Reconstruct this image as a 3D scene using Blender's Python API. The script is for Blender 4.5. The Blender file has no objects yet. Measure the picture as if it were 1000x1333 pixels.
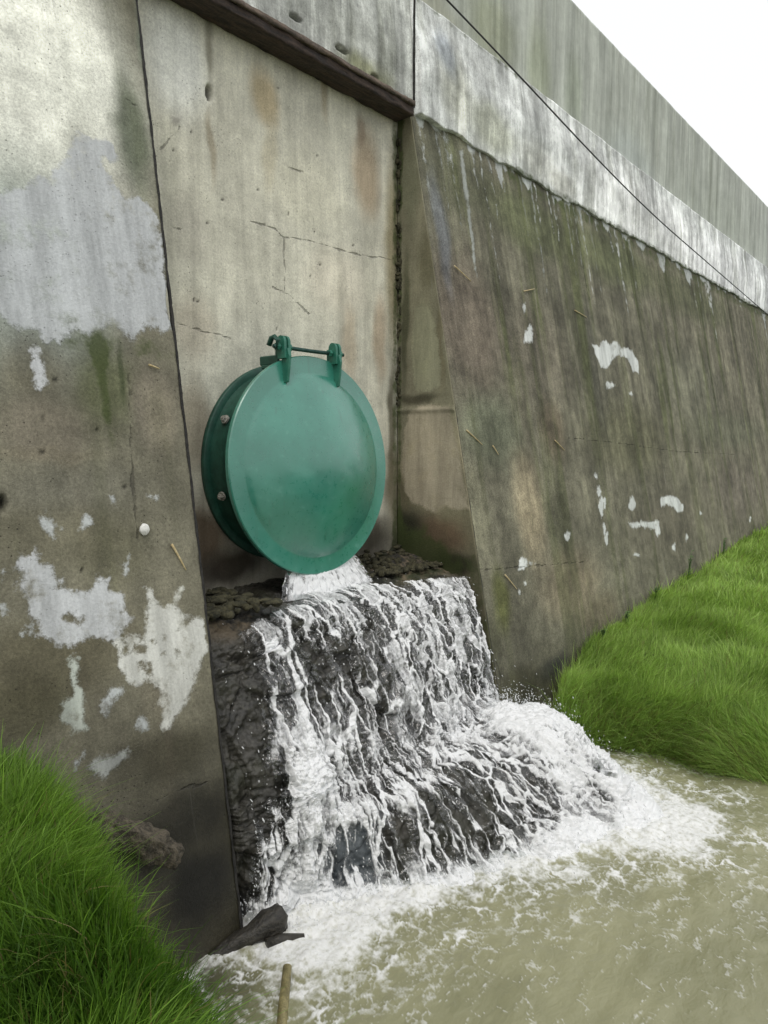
import bpy, math, random
import numpy as np
from mathutils import Vector, Matrix
R = math.radians
S = bpy.context.scene
# ------------------------------------------------------------------ camera, sky, sun, exposure
# frame: X runs along the wall (away to the right), Y into the wall, Z up; the recess panel is Y = 0, gate centre near the origin
FPX, PITCH, HEAD = 960.0, 5.5037, 39.3217
cam = bpy.data.cameras.new('camera'); camo = bpy.data.objects.new('camera', cam); S.collection.objects.link(camo)
cam.sensor_fit = 'HORIZONTAL'; cam.sensor_width = 36; cam.lens = 36*FPX/1000
cam.clip_start = .05; cam.clip_end = 3000
camo.location = (-2.8407, -3.1547, .1244)
camo.rotation_euler = (R(90-PITCH), 0, R(HEAD-90))
S.camera = camo
w = bpy.data.worlds.new('World'); S.world = w; w.use_nodes = True
nt = w.node_tree; nt.nodes.clear()
SUN_EL, SUN_AZ = 58, 215          # azimuth measured from +X counter-clockwise, where the light comes from
sky = nt.nodes.new('ShaderNodeTexSky'); sky.sky_type = 'NISHITA'; sky.sun_disc = False
sky.sun_elevation = R(SUN_EL); sky.sun_rotation = R(90-SUN_AZ); sky.air_density = 1.6; sky.dust_density = 6; sky.ozone_density = 1
hs = nt.nodes.new('ShaderNodeMixRGB'); hs.inputs[0].default_value = .86; hs.inputs[2].default_value = (9.0, 9.05, 9.1, 1)   # cloud layer
bg = nt.nodes.new('ShaderNodeBackground'); bg.inputs[1].default_value = .125
out = nt.nodes.new('ShaderNodeOutputWorld')
nt.links.new(sky.outputs[0], hs.inputs[1]); nt.links.new(hs.outputs[0], bg.inputs[0]); nt.links.new(bg.outputs[0], out.inputs[0])
sl = bpy.data.lights.new('sun', 'SUN'); sl.energy = .9; sl.angle = R(25); sl.color = (1, .965, .91)
so = bpy.data.objects.new('sun', sl); S.collection.objects.link(so)
dv = Vector((math.cos(R(SUN_EL))*math.cos(R(SUN_AZ)), math.cos(R(SUN_EL))*math.sin(R(SUN_AZ)), math.sin(R(SUN_EL))))
so.rotation_euler = dv.to_track_quat('Z', 'Y').to_euler(); so.location = (-3, -6, 8)
S.view_settings.view_transform = 'Standard'; S.view_settings.look = 'None'; S.view_settings.exposure = 0.0; S.view_settings.gamma = 1
S.cycles.max_bounces = 7; S.cycles.transparent_max_bounces = 12
rng = np.random.default_rng(7)
# ------------------------------------------------------------------ measured stains, cracks, patches and one painted lens haze (metres on each surface)
T_left = [(-1.391,0.339,1.391,1.175,(112,105,90),0.6),(-1.397,1.569,0.588,0.675,(232,224,213),1),(-1.558,0.802,0.458,0.517,(175,178,172),0.7),(-0.993,1.435,0.1,0.311,(92,96,78),0.9),(-0.852,1.855,0.041,0.293,(140,145,130),0.6),(-1.264,0.346,0.165,0.213,(96,98,66),0.7),(-1.559,0.384,0.168,0.14,(98,88,68),0.6),(-1.534,0.163,0.199,0.139,(122,110,96),0.7),(-1.052,0.264,0.132,0.223,(126,114,100),0.8),(-1.449,-0.063,0.359,0.141,(106,100,88),0.7),(-1.559,-0.222,0.337,0.135,(106,98,80),0.6),(-1.33,-0.303,0.191,0.201,(98,92,72),0.6),(-1.645,-0.639,0.428,0.18,(86,78,60),0.8),(-1.22,-1.091,0.268,0.141,(76,70,54),0.9),(-1.19,0.397,0.02,0.186,(60,66,40),0.8),(-1.023,0.217,0.075,0.16,(140,128,108),0.5),(-1.743,-0.77,0.199,0.123,(72,66,48),0.8),(-1.196,-1.367,0.304,0.167,(58,54,44),0.9),(-1.171,-1.645,0.239,0.193,(36,34,28),0.95),(-1.716,-0.088,0.016,0.026,(30,25,22),0.9),(-1.545,0.08,0.254,0.038,(120,108,90),0.5)]  # the large palest blob paints a blurred lens haze into the wall colour
T_panel = [(0.305,1.345,3.114,1.741,(170,165,145),0.8),(-0.571,1.949,0.222,0.32,(186,184,172),0.8),(-0.007,1.984,0.121,0.16,(146,128,92),0.8),(0.842,1.789,0.164,0.327,(150,128,98),0.75),(0.784,2.027,0.058,0.119,(104,84,62),0.6),(-0.371,2.098,0.034,0.222,(112,106,88),0.7),(-0.384,1.613,0.034,0.226,(128,116,92),0.7),(1.108,1.367,0.114,0.746,(120,108,74),0.8),(1.172,1.778,0.066,0.494,(80,80,55),0.7),(0.308,1.561,0.378,0.259,(180,174,150),0.6),(0.565,1.081,0.347,0.276,(182,172,150),0.6),(-0.52,0.68,0.186,0.23,(152,142,122),0.7),(-0.551,1.162,0.182,0.222,(150,144,128),0.6),(-0.535,0.179,0.141,0.311,(140,128,106),0.8),(-0.479,-0.379,0.244,0.242,(76,62,46),0.95),(-0.307,-0.565,0.316,0.126,(46,38,28),0.95),(1.136,-0.224,0.136,0.425,(84,74,50),0.8),(1.093,0.249,0.05,0.518,(64,58,38),0.8),(0.443,2.202,0.039,0.215,(134,118,88),0.6),(-0.236,2.263,0.302,0.06,(128,124,104),0.7),(0.015,1.691,0.068,0.244,(158,148,120),0.6),(0.668,0.72,0.101,0.285,(160,142,114),0.6),(0.971,0.8,0.079,0.348,(158,134,104),0.6),(0.772,-0.507,0.384,0.203,(50,44,32),0.9)]
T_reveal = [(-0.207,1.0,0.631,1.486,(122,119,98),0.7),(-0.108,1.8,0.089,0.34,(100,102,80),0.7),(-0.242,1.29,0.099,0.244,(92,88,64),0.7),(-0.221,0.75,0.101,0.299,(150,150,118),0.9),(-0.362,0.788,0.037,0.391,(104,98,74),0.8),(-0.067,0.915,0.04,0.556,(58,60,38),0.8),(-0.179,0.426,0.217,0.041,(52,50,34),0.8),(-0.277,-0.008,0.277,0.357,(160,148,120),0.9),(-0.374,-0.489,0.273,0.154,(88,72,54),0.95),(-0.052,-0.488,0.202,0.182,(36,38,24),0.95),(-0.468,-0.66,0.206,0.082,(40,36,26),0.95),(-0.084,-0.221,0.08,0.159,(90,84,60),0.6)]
T_right = [(10.355,1.034,6.058,8.912,(104,98,82),0.5),(1.494,0.928,0.603,0.597,(98,86,76),0.7),(2.451,0.806,0.659,0.556,(100,92,80),0.6),(1.582,0.198,0.512,0.317,(90,94,76),0.7),(1.955,-0.353,0.272,0.488,(138,124,100),0.7),(2.434,-0.976,0.65,0.336,(116,104,84),0.7),(1.371,-0.92,0.132,0.24,(74,76,30),0.8),(1.933,-1.493,0.337,0.091,(58,58,58),0.85),(1.369,-1.522,0.572,0.139,(80,76,58),0.9),(1.242,-0.304,0.182,0.391,(116,112,92),0.7),(1.689,1.982,0.642,0.354,(92,92,72),0.7),(2.671,1.88,0.846,0.336,(88,92,62),0.8),(4.416,1.897,1.279,0.33,(84,88,58),0.8),(6.836,1.874,2.038,0.31,(84,86,60),0.7),(4.089,0.153,1.183,0.437,(86,84,60),0.6),(6.284,0.793,1.523,0.56,(106,104,88),0.6),(7.53,-0.535,1.49,0.483,(94,86,78),0.7),(4.769,-0.701,1.365,0.373,(92,86,74),0.6),(3.526,0.767,0.24,0.706,(70,70,62),0.5),(2.511,0.209,0.266,0.302,(104,90,72),0.6),(2.825,-1.281,0.575,0.173,(92,84,66),0.8),(1.19,-1.135,0.143,0.184,(60,60,40),0.6),(7.636,0.266,2.321,0.305,(90,92,74),0.5),(1.331,1.522,0.095,0.491,(90,96,110),0.5)]
T_band = [(2.911,2.255,10.64,2.449,(176,178,172),0.5),(0.602,2.446,0.481,0.258,(170,172,164),0.6),(0.742,2.368,0.287,0.107,(138,140,100),0.8),(1.65,2.601,0.286,0.304,(150,150,136),0.7),(2.168,2.454,0.442,0.22,(140,142,118),0.6),(1.751,2.377,0.079,0.26,(200,200,190),0.6),(2.903,2.437,0.401,0.181,(190,190,182),0.7),(5.614,2.458,2.491,0.487,(204,204,202),0.8),(8.747,2.482,2.438,0.42,(212,212,212),0.8),(3.333,2.364,0.296,0.129,(150,148,138),0.6),(1.554,2.767,0.184,0.198,(120,128,140),0.6)]
T_parapet = [(4.836,3.243,8.968,3.744,(140,143,133),0.6),(2.394,3.307,0.456,0.336,(118,122,98),0.7),(1.671,3.116,0.375,0.153,(124,124,108),0.7),(3.156,3.241,0.275,0.556,(120,126,100),0.6),(5.274,3.057,0.869,0.469,(138,144,140),0.6),(8.425,3.188,2.235,0.609,(132,136,126),0.6),(3.834,3.282,0.224,0.535,(112,120,100),0.5)]
S_left = [((180,183,185),[(-1.788,0.992),(-1.583,1.019),(-1.399,1.126),(-1.291,1.247),(-1.244,1.353),(-1.233,1.341),(-1.181,1.336),(-1.11,1.365),(-1.071,1.345),(-1.072,1.294),(-1.119,1.261),(-1.136,1.278),(-1.152,1.22),(-1.118,1.172),(-1.058,1.13),(-0.994,1.153),(-0.951,1.118),(-0.916,1.077),(-0.902,0.93),(-0.926,0.853),(-0.922,0.761),(-0.931,0.589),(-0.976,0.571),(-0.999,0.594),(-1.052,0.601),(-1.084,0.559),(-1.108,0.522),(-1.14,0.537),(-1.169,0.574),(-1.221,0.583),(-1.271,0.556),(-1.307,0.531),(-1.349,0.547),(-1.387,0.537),(-1.429,0.495),(-1.489,0.48),(-1.511,0.528),(-1.58,0.532),(-1.644,0.557),(-1.84,0.567)]),((186,188,190),[(-1.555,0.454),(-1.52,0.466),(-1.51,0.416),(-1.508,0.346),(-1.529,0.297),(-1.552,0.315),(-1.559,0.384)]),((186,188,190),[(-1.683,-0.431),(-1.705,-0.395),(-1.697,-0.353),(-1.679,-0.322),(-1.715,-0.307),(-1.688,-0.267),(-1.659,-0.292),(-1.631,-0.251),(-1.614,-0.298),(-1.582,-0.313),(-1.544,-0.375),(-1.572,-0.404),(-1.434,-0.461),(-1.313,-0.529),(-1.297,-0.556),(-1.337,-0.597),(-1.368,-0.627),(-1.497,-0.589),(-1.525,-0.617),(-1.6,-0.601),(-1.66,-0.545),(-1.644,-0.509),(-1.678,-0.476)]),((186,188,190),[(-1.506,-0.484),(-1.455,-0.434),(-1.411,-0.394),(-1.359,-0.389),(-1.363,-0.437),(-1.315,-0.456),(-1.313,-0.529),(-1.356,-0.545),(-1.403,-0.596),(-1.497,-0.589)]),((205,205,198),[(-1.232,-0.543),(-1.209,-0.485),(-1.231,-0.445),(-1.191,-0.463),(-1.189,-0.495),(-1.113,-0.532),(-1.032,-0.598),(-0.972,-0.622),(-0.97,-0.722),(-1.0,-0.781),(-1.041,-0.837),(-1.105,-0.936),(-1.157,-0.972),(-1.235,-1.005),(-1.253,-0.981),(-1.22,-0.929),(-1.247,-0.897),(-1.225,-0.854),(-1.245,-0.799),(-1.314,-0.797),(-1.351,-0.773),(-1.378,-0.731),(-1.382,-0.671),(-1.379,-0.624),(-1.325,-0.605),(-1.263,-0.648)]),((200,200,190),[(-1.114,-0.532),(-1.094,-0.504),(-1.059,-0.472),(-1.048,-0.471),(-1.06,-0.497),(-1.092,-0.532)]),((176,182,172),[(-1.559,-0.644),(-1.53,-0.65),(-1.548,-0.736),(-1.524,-0.776),(-1.534,-0.819),(-1.535,-0.909),(-1.602,-0.906),(-1.601,-0.873),(-1.629,-0.848),(-1.603,-0.789),(-1.568,-0.776)]),((165,168,165),[(-1.556,-1.038),(-1.523,-1.008),(-1.477,-1.02),(-1.389,-1.015),(-1.386,-1.038),(-1.428,-1.067),(-1.491,-1.093)]),((182,186,186),[(-1.599,-0.15),(-1.575,-0.133),(-1.56,-0.15),(-1.541,-0.174),(-1.521,-0.192),(-1.545,-0.201),(-1.559,-0.222),(-1.585,-0.208),(-1.605,-0.19)]),((182,186,186),[(-1.464,-0.203),(-1.448,-0.176),(-1.425,-0.144),(-1.4,-0.18),(-1.439,-0.2)]),((182,186,186),[(-1.305,-0.35),(-1.267,-0.316),(-1.284,-0.382),(-1.307,-0.408)]),((182,186,186),[(-1.757,-0.305),(-1.743,-0.312),(-1.755,-0.347),(-1.762,-0.346)]),((182,186,186),[(-1.773,-0.431),(-1.764,-0.458),(-1.779,-0.476)]),((182,186,186),[(-1.725,-0.522),(-1.676,-0.508),(-1.67,-0.522),(-1.717,-0.539)]),((182,186,186),[(-1.457,-0.807),(-1.404,-0.787),(-1.382,-0.807),(-1.425,-0.843),(-1.449,-0.879),(-1.474,-0.844)]),((182,186,186),[(-1.346,-0.951),(-1.308,-0.918),(-1.285,-0.983),(-1.324,-0.977)]),((182,186,186),[(-1.589,-0.987),(-1.547,-0.973),(-1.556,-0.997),(-1.595,-1.025)]),((182,186,186),[(-1.315,-0.099),(-1.299,-0.1),(-1.306,-0.121),(-1.318,-0.117)]),((182,186,186),[(-1.146,-0.097),(-1.115,-0.099),(-1.124,-0.114)])]
S_left_hole = [((0,0,0),[(-1.557,-0.509),(-1.544,-0.502),(-1.516,-0.512),(-1.491,-0.528),(-1.507,-0.538),(-1.528,-0.528)]),((0,0,0),[(-1.349,-0.655),(-1.334,-0.646),(-1.329,-0.665),(-1.344,-0.677)]),((0,0,0),[(-1.315,-0.644),(-1.278,-0.657),(-1.251,-0.675),(-1.261,-0.704),(-1.286,-0.702),(-1.309,-0.675)]),((0,0,0),[(-1.063,-0.615),(-1.054,-0.609),(-1.046,-0.618),(-1.057,-0.624)]),((0,0,0),[(-1.177,-0.654),(-1.168,-0.648),(-1.161,-0.657),(-1.171,-0.662)]),((0,0,0),[(-1.109,-0.639),(-1.1,-0.633),(-1.092,-0.642),(-1.102,-0.648)]),((0,0,0),[(-1.227,-0.659),(-1.219,-0.654),(-1.211,-0.663),(-1.221,-0.668)]),((0,0,0),[(-1.19,-0.711),(-1.182,-0.705),(-1.175,-0.714),(-1.184,-0.719)]),((0,0,0),[(-1.128,-0.718),(-1.119,-0.712),(-1.112,-0.722),(-1.122,-0.727)]),((0,0,0),[(-1.156,-0.529),(-1.148,-0.523),(-1.14,-0.532),(-1.15,-0.538)]),((0,0,0),[(-1.286,-0.747),(-1.278,-0.741),(-1.271,-0.75),(-1.28,-0.756)]),((0,0,0),[(-1.26,-0.762),(-1.252,-0.756),(-1.245,-0.765),(-1.254,-0.77)]),((0,0,0),[(-1.297,-0.732),(-1.289,-0.727),(-1.283,-0.736),(-1.292,-0.741)]),((0,0,0),[(-1.257,-0.745),(-1.25,-0.739),(-1.242,-0.748),(-1.252,-0.754)])]
S_right = [((205,208,205),[(3.529,0.993),(3.696,0.989),(3.809,1.057),(3.977,1.032),(4.147,1.086),(4.218,1.026),(4.497,1.031),(4.64,0.928),(4.607,0.802),(4.443,0.805),(4.37,0.921),(4.147,0.946),(3.95,0.871),(3.828,0.79),(3.653,0.79),(3.584,0.875)]),((205,208,205),[(3.937,0.64),(3.845,0.609),(3.787,0.596),(3.714,0.602),(3.717,0.627),(3.711,0.652),(3.815,0.668),(3.888,0.662)]),((205,208,205),[(3.984,-0.456),(3.954,-0.505),(3.864,-0.519),(3.796,-0.494),(3.798,-0.444),(3.863,-0.399),(3.922,-0.381),(3.967,-0.404)]),((205,208,205),[(2.523,-0.619),(2.507,-0.647),(2.466,-0.655),(2.445,-0.641),(2.418,-0.609),(2.453,-0.583),(2.494,-0.575),(2.539,-0.591)]),((205,208,205),[(3.892,-0.924),(3.888,-0.936),(3.803,-0.931),(3.734,-0.917),(3.71,-0.902),(3.769,-0.897),(3.817,-0.897),(3.872,-0.909)]),((205,208,205),[(3.23,-0.178),(3.223,-0.196),(3.191,-0.203),(3.174,-0.194),(3.151,-0.175),(3.181,-0.158),(3.21,-0.151),(3.243,-0.16)]),((205,208,205),[(3.247,-0.31),(3.208,-0.354),(3.174,-0.371),(3.145,-0.351),(3.168,-0.306),(3.187,-0.261),(3.223,-0.243),(3.236,-0.263)]),((205,208,205),[(3.241,-0.441),(3.211,-0.504),(3.163,-0.527),(3.145,-0.499),(3.131,-0.434),(3.181,-0.373),(3.231,-0.349),(3.272,-0.378)]),((205,208,205),[(3.322,-0.413),(3.289,-0.449),(3.269,-0.463),(3.256,-0.446),(3.264,-0.41),(3.276,-0.373),(3.309,-0.36),(3.325,-0.376)]),((205,208,205),[(3.237,-0.637),(3.192,-0.674),(3.164,-0.689),(3.137,-0.669),(3.159,-0.63),(3.168,-0.59),(3.208,-0.576),(3.224,-0.594)]),((205,208,205),[(3.242,-0.703),(3.233,-0.744),(3.187,-0.756),(3.168,-0.737),(3.148,-0.694),(3.197,-0.657),(3.231,-0.643),(3.266,-0.664)]),((205,208,205),[(5.337,-0.913),(5.276,-0.936),(5.238,-0.944),(5.193,-0.927),(5.214,-0.901),(5.216,-0.872),(5.276,-0.866),(5.307,-0.881)]),((205,208,205),[(5.928,-0.695),(5.887,-0.71),(5.845,-0.714),(5.799,-0.703),(5.817,-0.686),(5.827,-0.669),(5.872,-0.664),(5.895,-0.674)]),((205,208,205),[(4.348,0.589),(4.351,0.575),(4.302,0.568),(4.272,0.572),(4.246,0.583),(4.29,0.599),(4.318,0.606),(4.356,0.602)]),((205,208,205),[(4.875,-0.961),(4.868,-0.993),(4.813,-1.001),(4.789,-0.984),(4.762,-0.949),(4.818,-0.922),(4.856,-0.912),(4.899,-0.93)]),((205,208,205),[(8.016,-0.934),(7.966,-0.966),(7.924,-0.978),(7.901,-0.961),(7.898,-0.924),(7.927,-0.89),(7.987,-0.88),(8.029,-0.898)]),((205,208,205),[(1.92,-0.752),(1.883,-0.759),(1.858,-0.76),(1.824,-0.751),(1.832,-0.741),(1.827,-0.729),(1.868,-0.729),(1.893,-0.737)]),((205,208,205),[(2.338,0.914),(2.319,0.878),(2.283,0.861),(2.255,0.872),(2.262,0.905),(2.288,0.941),(2.314,0.958),(2.33,0.946)]),((205,208,205),[(2.418,0.952),(2.413,0.901),(2.348,0.873),(2.315,0.891),(2.291,0.938),(2.356,0.995),(2.395,1.021),(2.439,1.005)]),((205,208,205),[(2.369,1.155),(2.361,1.12),(2.335,1.103),(2.327,1.115),(2.318,1.147),(2.347,1.185),(2.367,1.202),(2.385,1.191)]),((205,208,205),[(1.64,-0.911),(1.631,-0.925),(1.616,-0.928),(1.608,-0.921),(1.599,-0.905),(1.611,-0.892),(1.629,-0.888),(1.646,-0.897)]),((205,208,205),[(1.738,-0.873),(1.737,-0.884),(1.717,-0.886),(1.704,-0.879),(1.696,-0.867),(1.714,-0.858),(1.726,-0.855),(1.74,-0.862)]),((205,208,205),[(4.638,-0.445),(4.848,-0.433),(5.125,-0.457),(5.306,-0.55),(5.292,-0.631),(5.089,-0.632),(4.978,-0.56),(4.761,-0.522),(4.64,-0.537)]),((205,208,205),[(3.731,-0.613),(4.048,-0.633),(4.518,-0.657),(4.5,-0.792),(4.4,-0.819),(4.354,-0.733),(4.085,-0.687),(3.78,-0.673)]),((205,208,205),[(1.689,-0.696),(1.757,-0.688),(1.832,-0.735),(1.728,-0.781),(1.666,-0.767)]),((160,164,158),[(1.715,2.181),(1.711,1.933),(1.699,1.658),(1.687,1.384),(1.699,1.267),(1.718,1.27),(1.717,1.39),(1.74,1.667),(1.763,1.948),(1.779,2.2)])]
S_right_hole = []
S_panel = [((150,146,136),[(-0.614,1.687),(-0.552,1.7),(-0.558,1.652),(-0.606,1.654)]),((206,200,190),[(-0.696,1.398),(-0.655,1.356),(-0.665,1.317),(-0.693,1.353)])]
S_reveal = [((160,150,128),[(-0.095,0.3),(-0.179,0.36),(-0.305,0.366),(-0.433,0.342),(-0.47,0.194),(-0.52,-0.004),(-0.569,-0.2),(-0.588,-0.308),(-0.5,-0.323),(-0.403,-0.309),(-0.317,-0.355),(-0.202,-0.31),(-0.117,-0.298),(-0.064,-0.222),(-0.043,-0.012),(-0.056,0.197)]),((134,133,108),[(-0.144,1.007),(-0.269,1.018),(-0.344,0.79),(-0.365,0.493),(-0.273,0.447),(-0.146,0.463),(-0.119,0.759)])]
CRACK_panel = [[(-0.13,1.3),(-0.021,1.304),(0.064,1.293),(0.115,1.262),(0.211,1.282),(0.432,1.292),(0.636,1.286),(0.855,1.3),(1.108,1.327)],[(0.115,1.262),(0.124,1.095),(0.116,0.966)],[(0.029,0.983),(0.164,0.952),(0.311,0.863)],[(-0.618,1.166),(-0.573,1.165)],[(-0.671,1.511),(-0.558,1.652)],[(-0.61,0.707),(-0.473,0.686),(-0.276,0.668)],[(0.158,1.657),(0.278,1.664)]]
CRACK_left = [[(-1.162,0.399),(-1.191,0.167),(-1.216,-0.075),(-1.224,-0.255)],[(-1.301,-1.248),(-1.227,-1.237),(-1.096,-1.26),(-1.046,-1.256)],[(-0.991,1.567),(-0.918,1.56)]]
CRACK_right = [[(1.149,-0.698),(1.507,-0.736),(2.17,-0.795),(2.692,-0.843)],[(2.764,0.149),(3.7,0.111),(5.351,0.009),(7.82,-0.06)],[(3.621,1.817),(3.617,1.538),(3.657,1.334)],[(1.071,-1.541),(1.185,-1.475),(1.23,-1.388),(1.194,-1.282)]]
PITS_panel = [(-0.377,1.875,0.022,0.045),(-0.601,1.531,0.008,0.008),(0.089,2.057,0.008,0.008),(-0.067,1.479,0.008,0.008),(-0.491,1.647,0.008,0.008),(0.153,1.405,0.008,0.008),(0.362,1.348,0.008,0.008),(-0.308,1.372,0.008,0.008),(-0.409,1.23,0.008,0.008),(0.411,1.172,0.008,0.008),(0.326,1.087,0.008,0.008),(0.393,1.786,0.008,0.008),(0.059,0.755,0.008,0.008),(-0.478,0.831,0.008,0.008),(-0.501,0.835,0.008,0.008),(0.708,1.337,0.008,0.008)]
PITS_left = [(-1.723,-0.088,0.02,0.03),(-1.472,0.354,0.009,0.009),(-1.328,0.174,0.009,0.009),(-1.536,0.205,0.009,0.009),(-1.558,0.086,0.009,0.009),(-1.253,-0.058,0.009,0.009),(-1.467,-0.349,0.009,0.009)]
STRAWS = [((-1.082,-0.295),(-1.03,-0.407)),((1.253,0.194),(1.424,0.099)),((2.498,0.13),(2.646,0.051)),((1.408,1.3),(1.598,1.228)),((1.456,-0.77),(1.586,-0.887)),((-1.071,0.437),(-1.022,0.425)),((2.367,1.279),(2.557,1.327)),((3.259,1.252),(3.5,1.223)),((1.551,0.093),(1.614,0.029))]
PEBBLE = (-1.195,-0.225)
CABLE = [(1.3,2.99),(1.394,3.003),(2.063,2.925),(2.788,2.822),(3.854,2.676),(5.267,2.522),(7.385,2.382),(10.625,2.169)]
# ------------------------------------------------------------------ numpy noise
def _h(ix, iy, s):
    h = (ix.astype(np.int64)*374761393 + iy.astype(np.int64)*668265263 + s*974634777) & 0xffffffff
    h = ((h ^ (h >> 13))*1274126177) & 0xffffffff
    return ((h ^ (h >> 16)) & 0xffffff)/float(0xffffff)
def vnoise(x, y, s=0):
    ix = np.floor(x); iy = np.floor(y); fx = x-ix; fy = y-iy
    ix = ix.astype(np.int64); iy = iy.astype(np.int64)
    def g(dx, dy):
        a = _h(ix+dx, iy+dy, s)*6.2831853
        return np.cos(a)*(fx-dx)+np.sin(a)*(fy-dy)
    ux = fx*fx*fx*(fx*(fx*6-15)+10); uy = fy*fy*fy*(fy*(fy*6-15)+10)
    a = g(0, 0)*(1-ux)+g(1, 0)*ux; b = g(0, 1)*(1-ux)+g(1, 1)*ux
    return (a*(1-uy)+b*uy)*1.5
def fbm(x, y, o=5, s=0, rough=.5):
    t = 0; a = 1; n = 0
    for i in range(o):
        t = t+a*vnoise(x*2**i, y*2**i, s+i*17); n += a; a *= rough
    return t/n
def voro(x, y, s=0, j=.95):
    ix = np.floor(x).astype(np.int64); iy = np.floor(y).astype(np.int64)
    f1 = np.full(x.shape, 9.); f2 = f1.copy(); idc = np.zeros(x.shape)
    for dx in (-1, 0, 1):
        for dy in (-1, 0, 1):
            cx = ix+dx; cy = iy+dy
            d = np.hypot(cx+.5+(_h(cx, cy, s)-.5)*j-x, cy+.5+(_h(cx, cy, s+99)-.5)*j-y)
            near = d < f1
            f2 = np.where(near, f1, np.minimum(f2, d)); idc = np.where(near, _h(cx, cy, s+7), idc); f1 = np.where(near, d, f1)
    return f1, f2, idc
def sstep(a, b, x):
    t = np.clip((x-a)/(b-a), 0, 1); return t*t*(3-2*t)
def lin(c):
    l = ((np.asarray(c, float)/255+.055)/1.055)**2.4; g = l@np.array((.25, .65, .10))
    return (l*.88+g*.12)*np.array((.985, 1.0, 1.0))
ALB = 1.38                                   # photographed colour -> base colour
def sdist(px, py, polys):
    """signed distance (positive inside) to the nearest polygon, and that polygon's colour"""
    best = np.full(px.shape, -1.0); col = np.zeros(px.shape+(3,)); col[:] = lin((180, 184, 182))
    for c, pts in polys:
        P = np.array(pts); m = .12
        sel = (px > P[:, 0].min()-m) & (px < P[:, 0].max()+m) & (py > P[:, 1].min()-m) & (py < P[:, 1].max()+m)
        if not sel.any(): continue
        x = px[sel]; y = py[sel]; d = np.full(x.shape, 9.); ins = np.zeros(x.shape, bool)
        for i in range(len(P)):
            a = P[i]; b = P[(i+1) % len(P)]; ab = b-a
            t = np.clip(((x-a[0])*ab[0]+(y-a[1])*ab[1])/(ab@ab+1e-12), 0, 1)
            d = np.minimum(d, np.hypot(x-a[0]-t*ab[0], y-a[1]-t*ab[1]))
            cr = (a[1] > y) != (b[1] > y)
            ins ^= cr & (x < (b[0]-a[0])*(y-a[1])/(b[1]-a[1]+1e-12)+a[0])
        sd = np.where(ins, d, -d); k = sd > best[sel]
        bb = best[sel]; bb[k] = sd[k]; best[sel] = bb
        cc = col[sel]; cc[k] = lin(c); col[sel] = cc
    return best, col
def tint(x, z, base, blobs, seed=0):
    col = np.zeros(x.shape+(3,)); col[:] = lin(base)
    wx = x+.05*fbm(x*3, z*3, 4, seed); wz = z+.07*fbm(x*3+9, z*3+4, 4, seed+5)
    for bx, bz, rx, rz, c, a in blobs:
        r = np.hypot((wx-bx)/max(rx, .006), (wz-bz)/max(rz, .006))
        k = (a*(1-sstep(.35, 1.15, r)))[..., None]
        col = col*(1-k)+lin(c)*k
    return col
# ------------------------------------------------------------------ object helpers
def link(o, parent=None):
    S.collection.objects.link(o)
    if parent is not None: o.parent = parent
    return o
def tag(o, label=None, cat=None, group=None, kind=None):
    if label: o['label'] = label
    if cat: o['category'] = cat
    if group: o['group'] = group
    if kind: o['kind'] = kind
    return o
def empty(name, loc=(0, 0, 0), rot=(0, 0, 0)):
    o = bpy.data.objects.new(name, None); o.location = loc; o.rotation_euler = rot; o.empty_display_size = .1
    return link(o)
def npmesh(name, V, F, mat, parent=None, smooth=True, attrs=None):
    """V (n,3); F list of arrays (m,k)"""
    me = bpy.data.meshes.new(name)
    F = [np.asarray(f) for f in F if len(f)]
    nl = sum(f.size for f in F); npoly = sum(len(f) for f in F)
    me.vertices.add(len(V)); me.vertices.foreach_set('co', np.asarray(V, np.float32).ravel())
    me.loops.add(nl); me.polygons.add(npoly)
    me.loops.foreach_set('vertex_index', np.concatenate([f.ravel() for f in F]).astype(np.int32))
    tot = np.concatenate([np.full(len(f), f.shape[1], np.int32) for f in F])
    me.polygons.foreach_set('loop_start', np.concatenate([[0], np.cumsum(tot)[:-1]]).astype(np.int32))
    me.polygons.foreach_set('use_smooth', np.full(npoly, smooth, bool))
    me.update(calc_edges=True)
    for k, v in (attrs or {}).items():
        v = np.asarray(v, np.float32)
        if v.ndim == 2:
            if v.shape[1] == 3: v = np.concatenate([v, np.ones((len(v), 1), np.float32)], 1)
            at = me.attributes.new(k, 'FLOAT_COLOR', 'POINT'); at.data.foreach_set('color', v.ravel())
        else:
            at = me.attributes.new(k, 'FLOAT', 'POINT'); at.data.foreach_set('value', v)
    me.validate()
    me.materials.append(mat)
    return link(bpy.data.objects.new(name, me), parent)
def gridfaces(nu, nv, off=0, flip=False):
    i = np.arange(nu-1)[:, None]*nv+np.arange(nv-1)[None, :]+off; i = i.ravel()
    f = np.stack([i, i+nv, i+nv+1, i+1], 1)
    return f[:, ::-1] if flip else f
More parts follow.
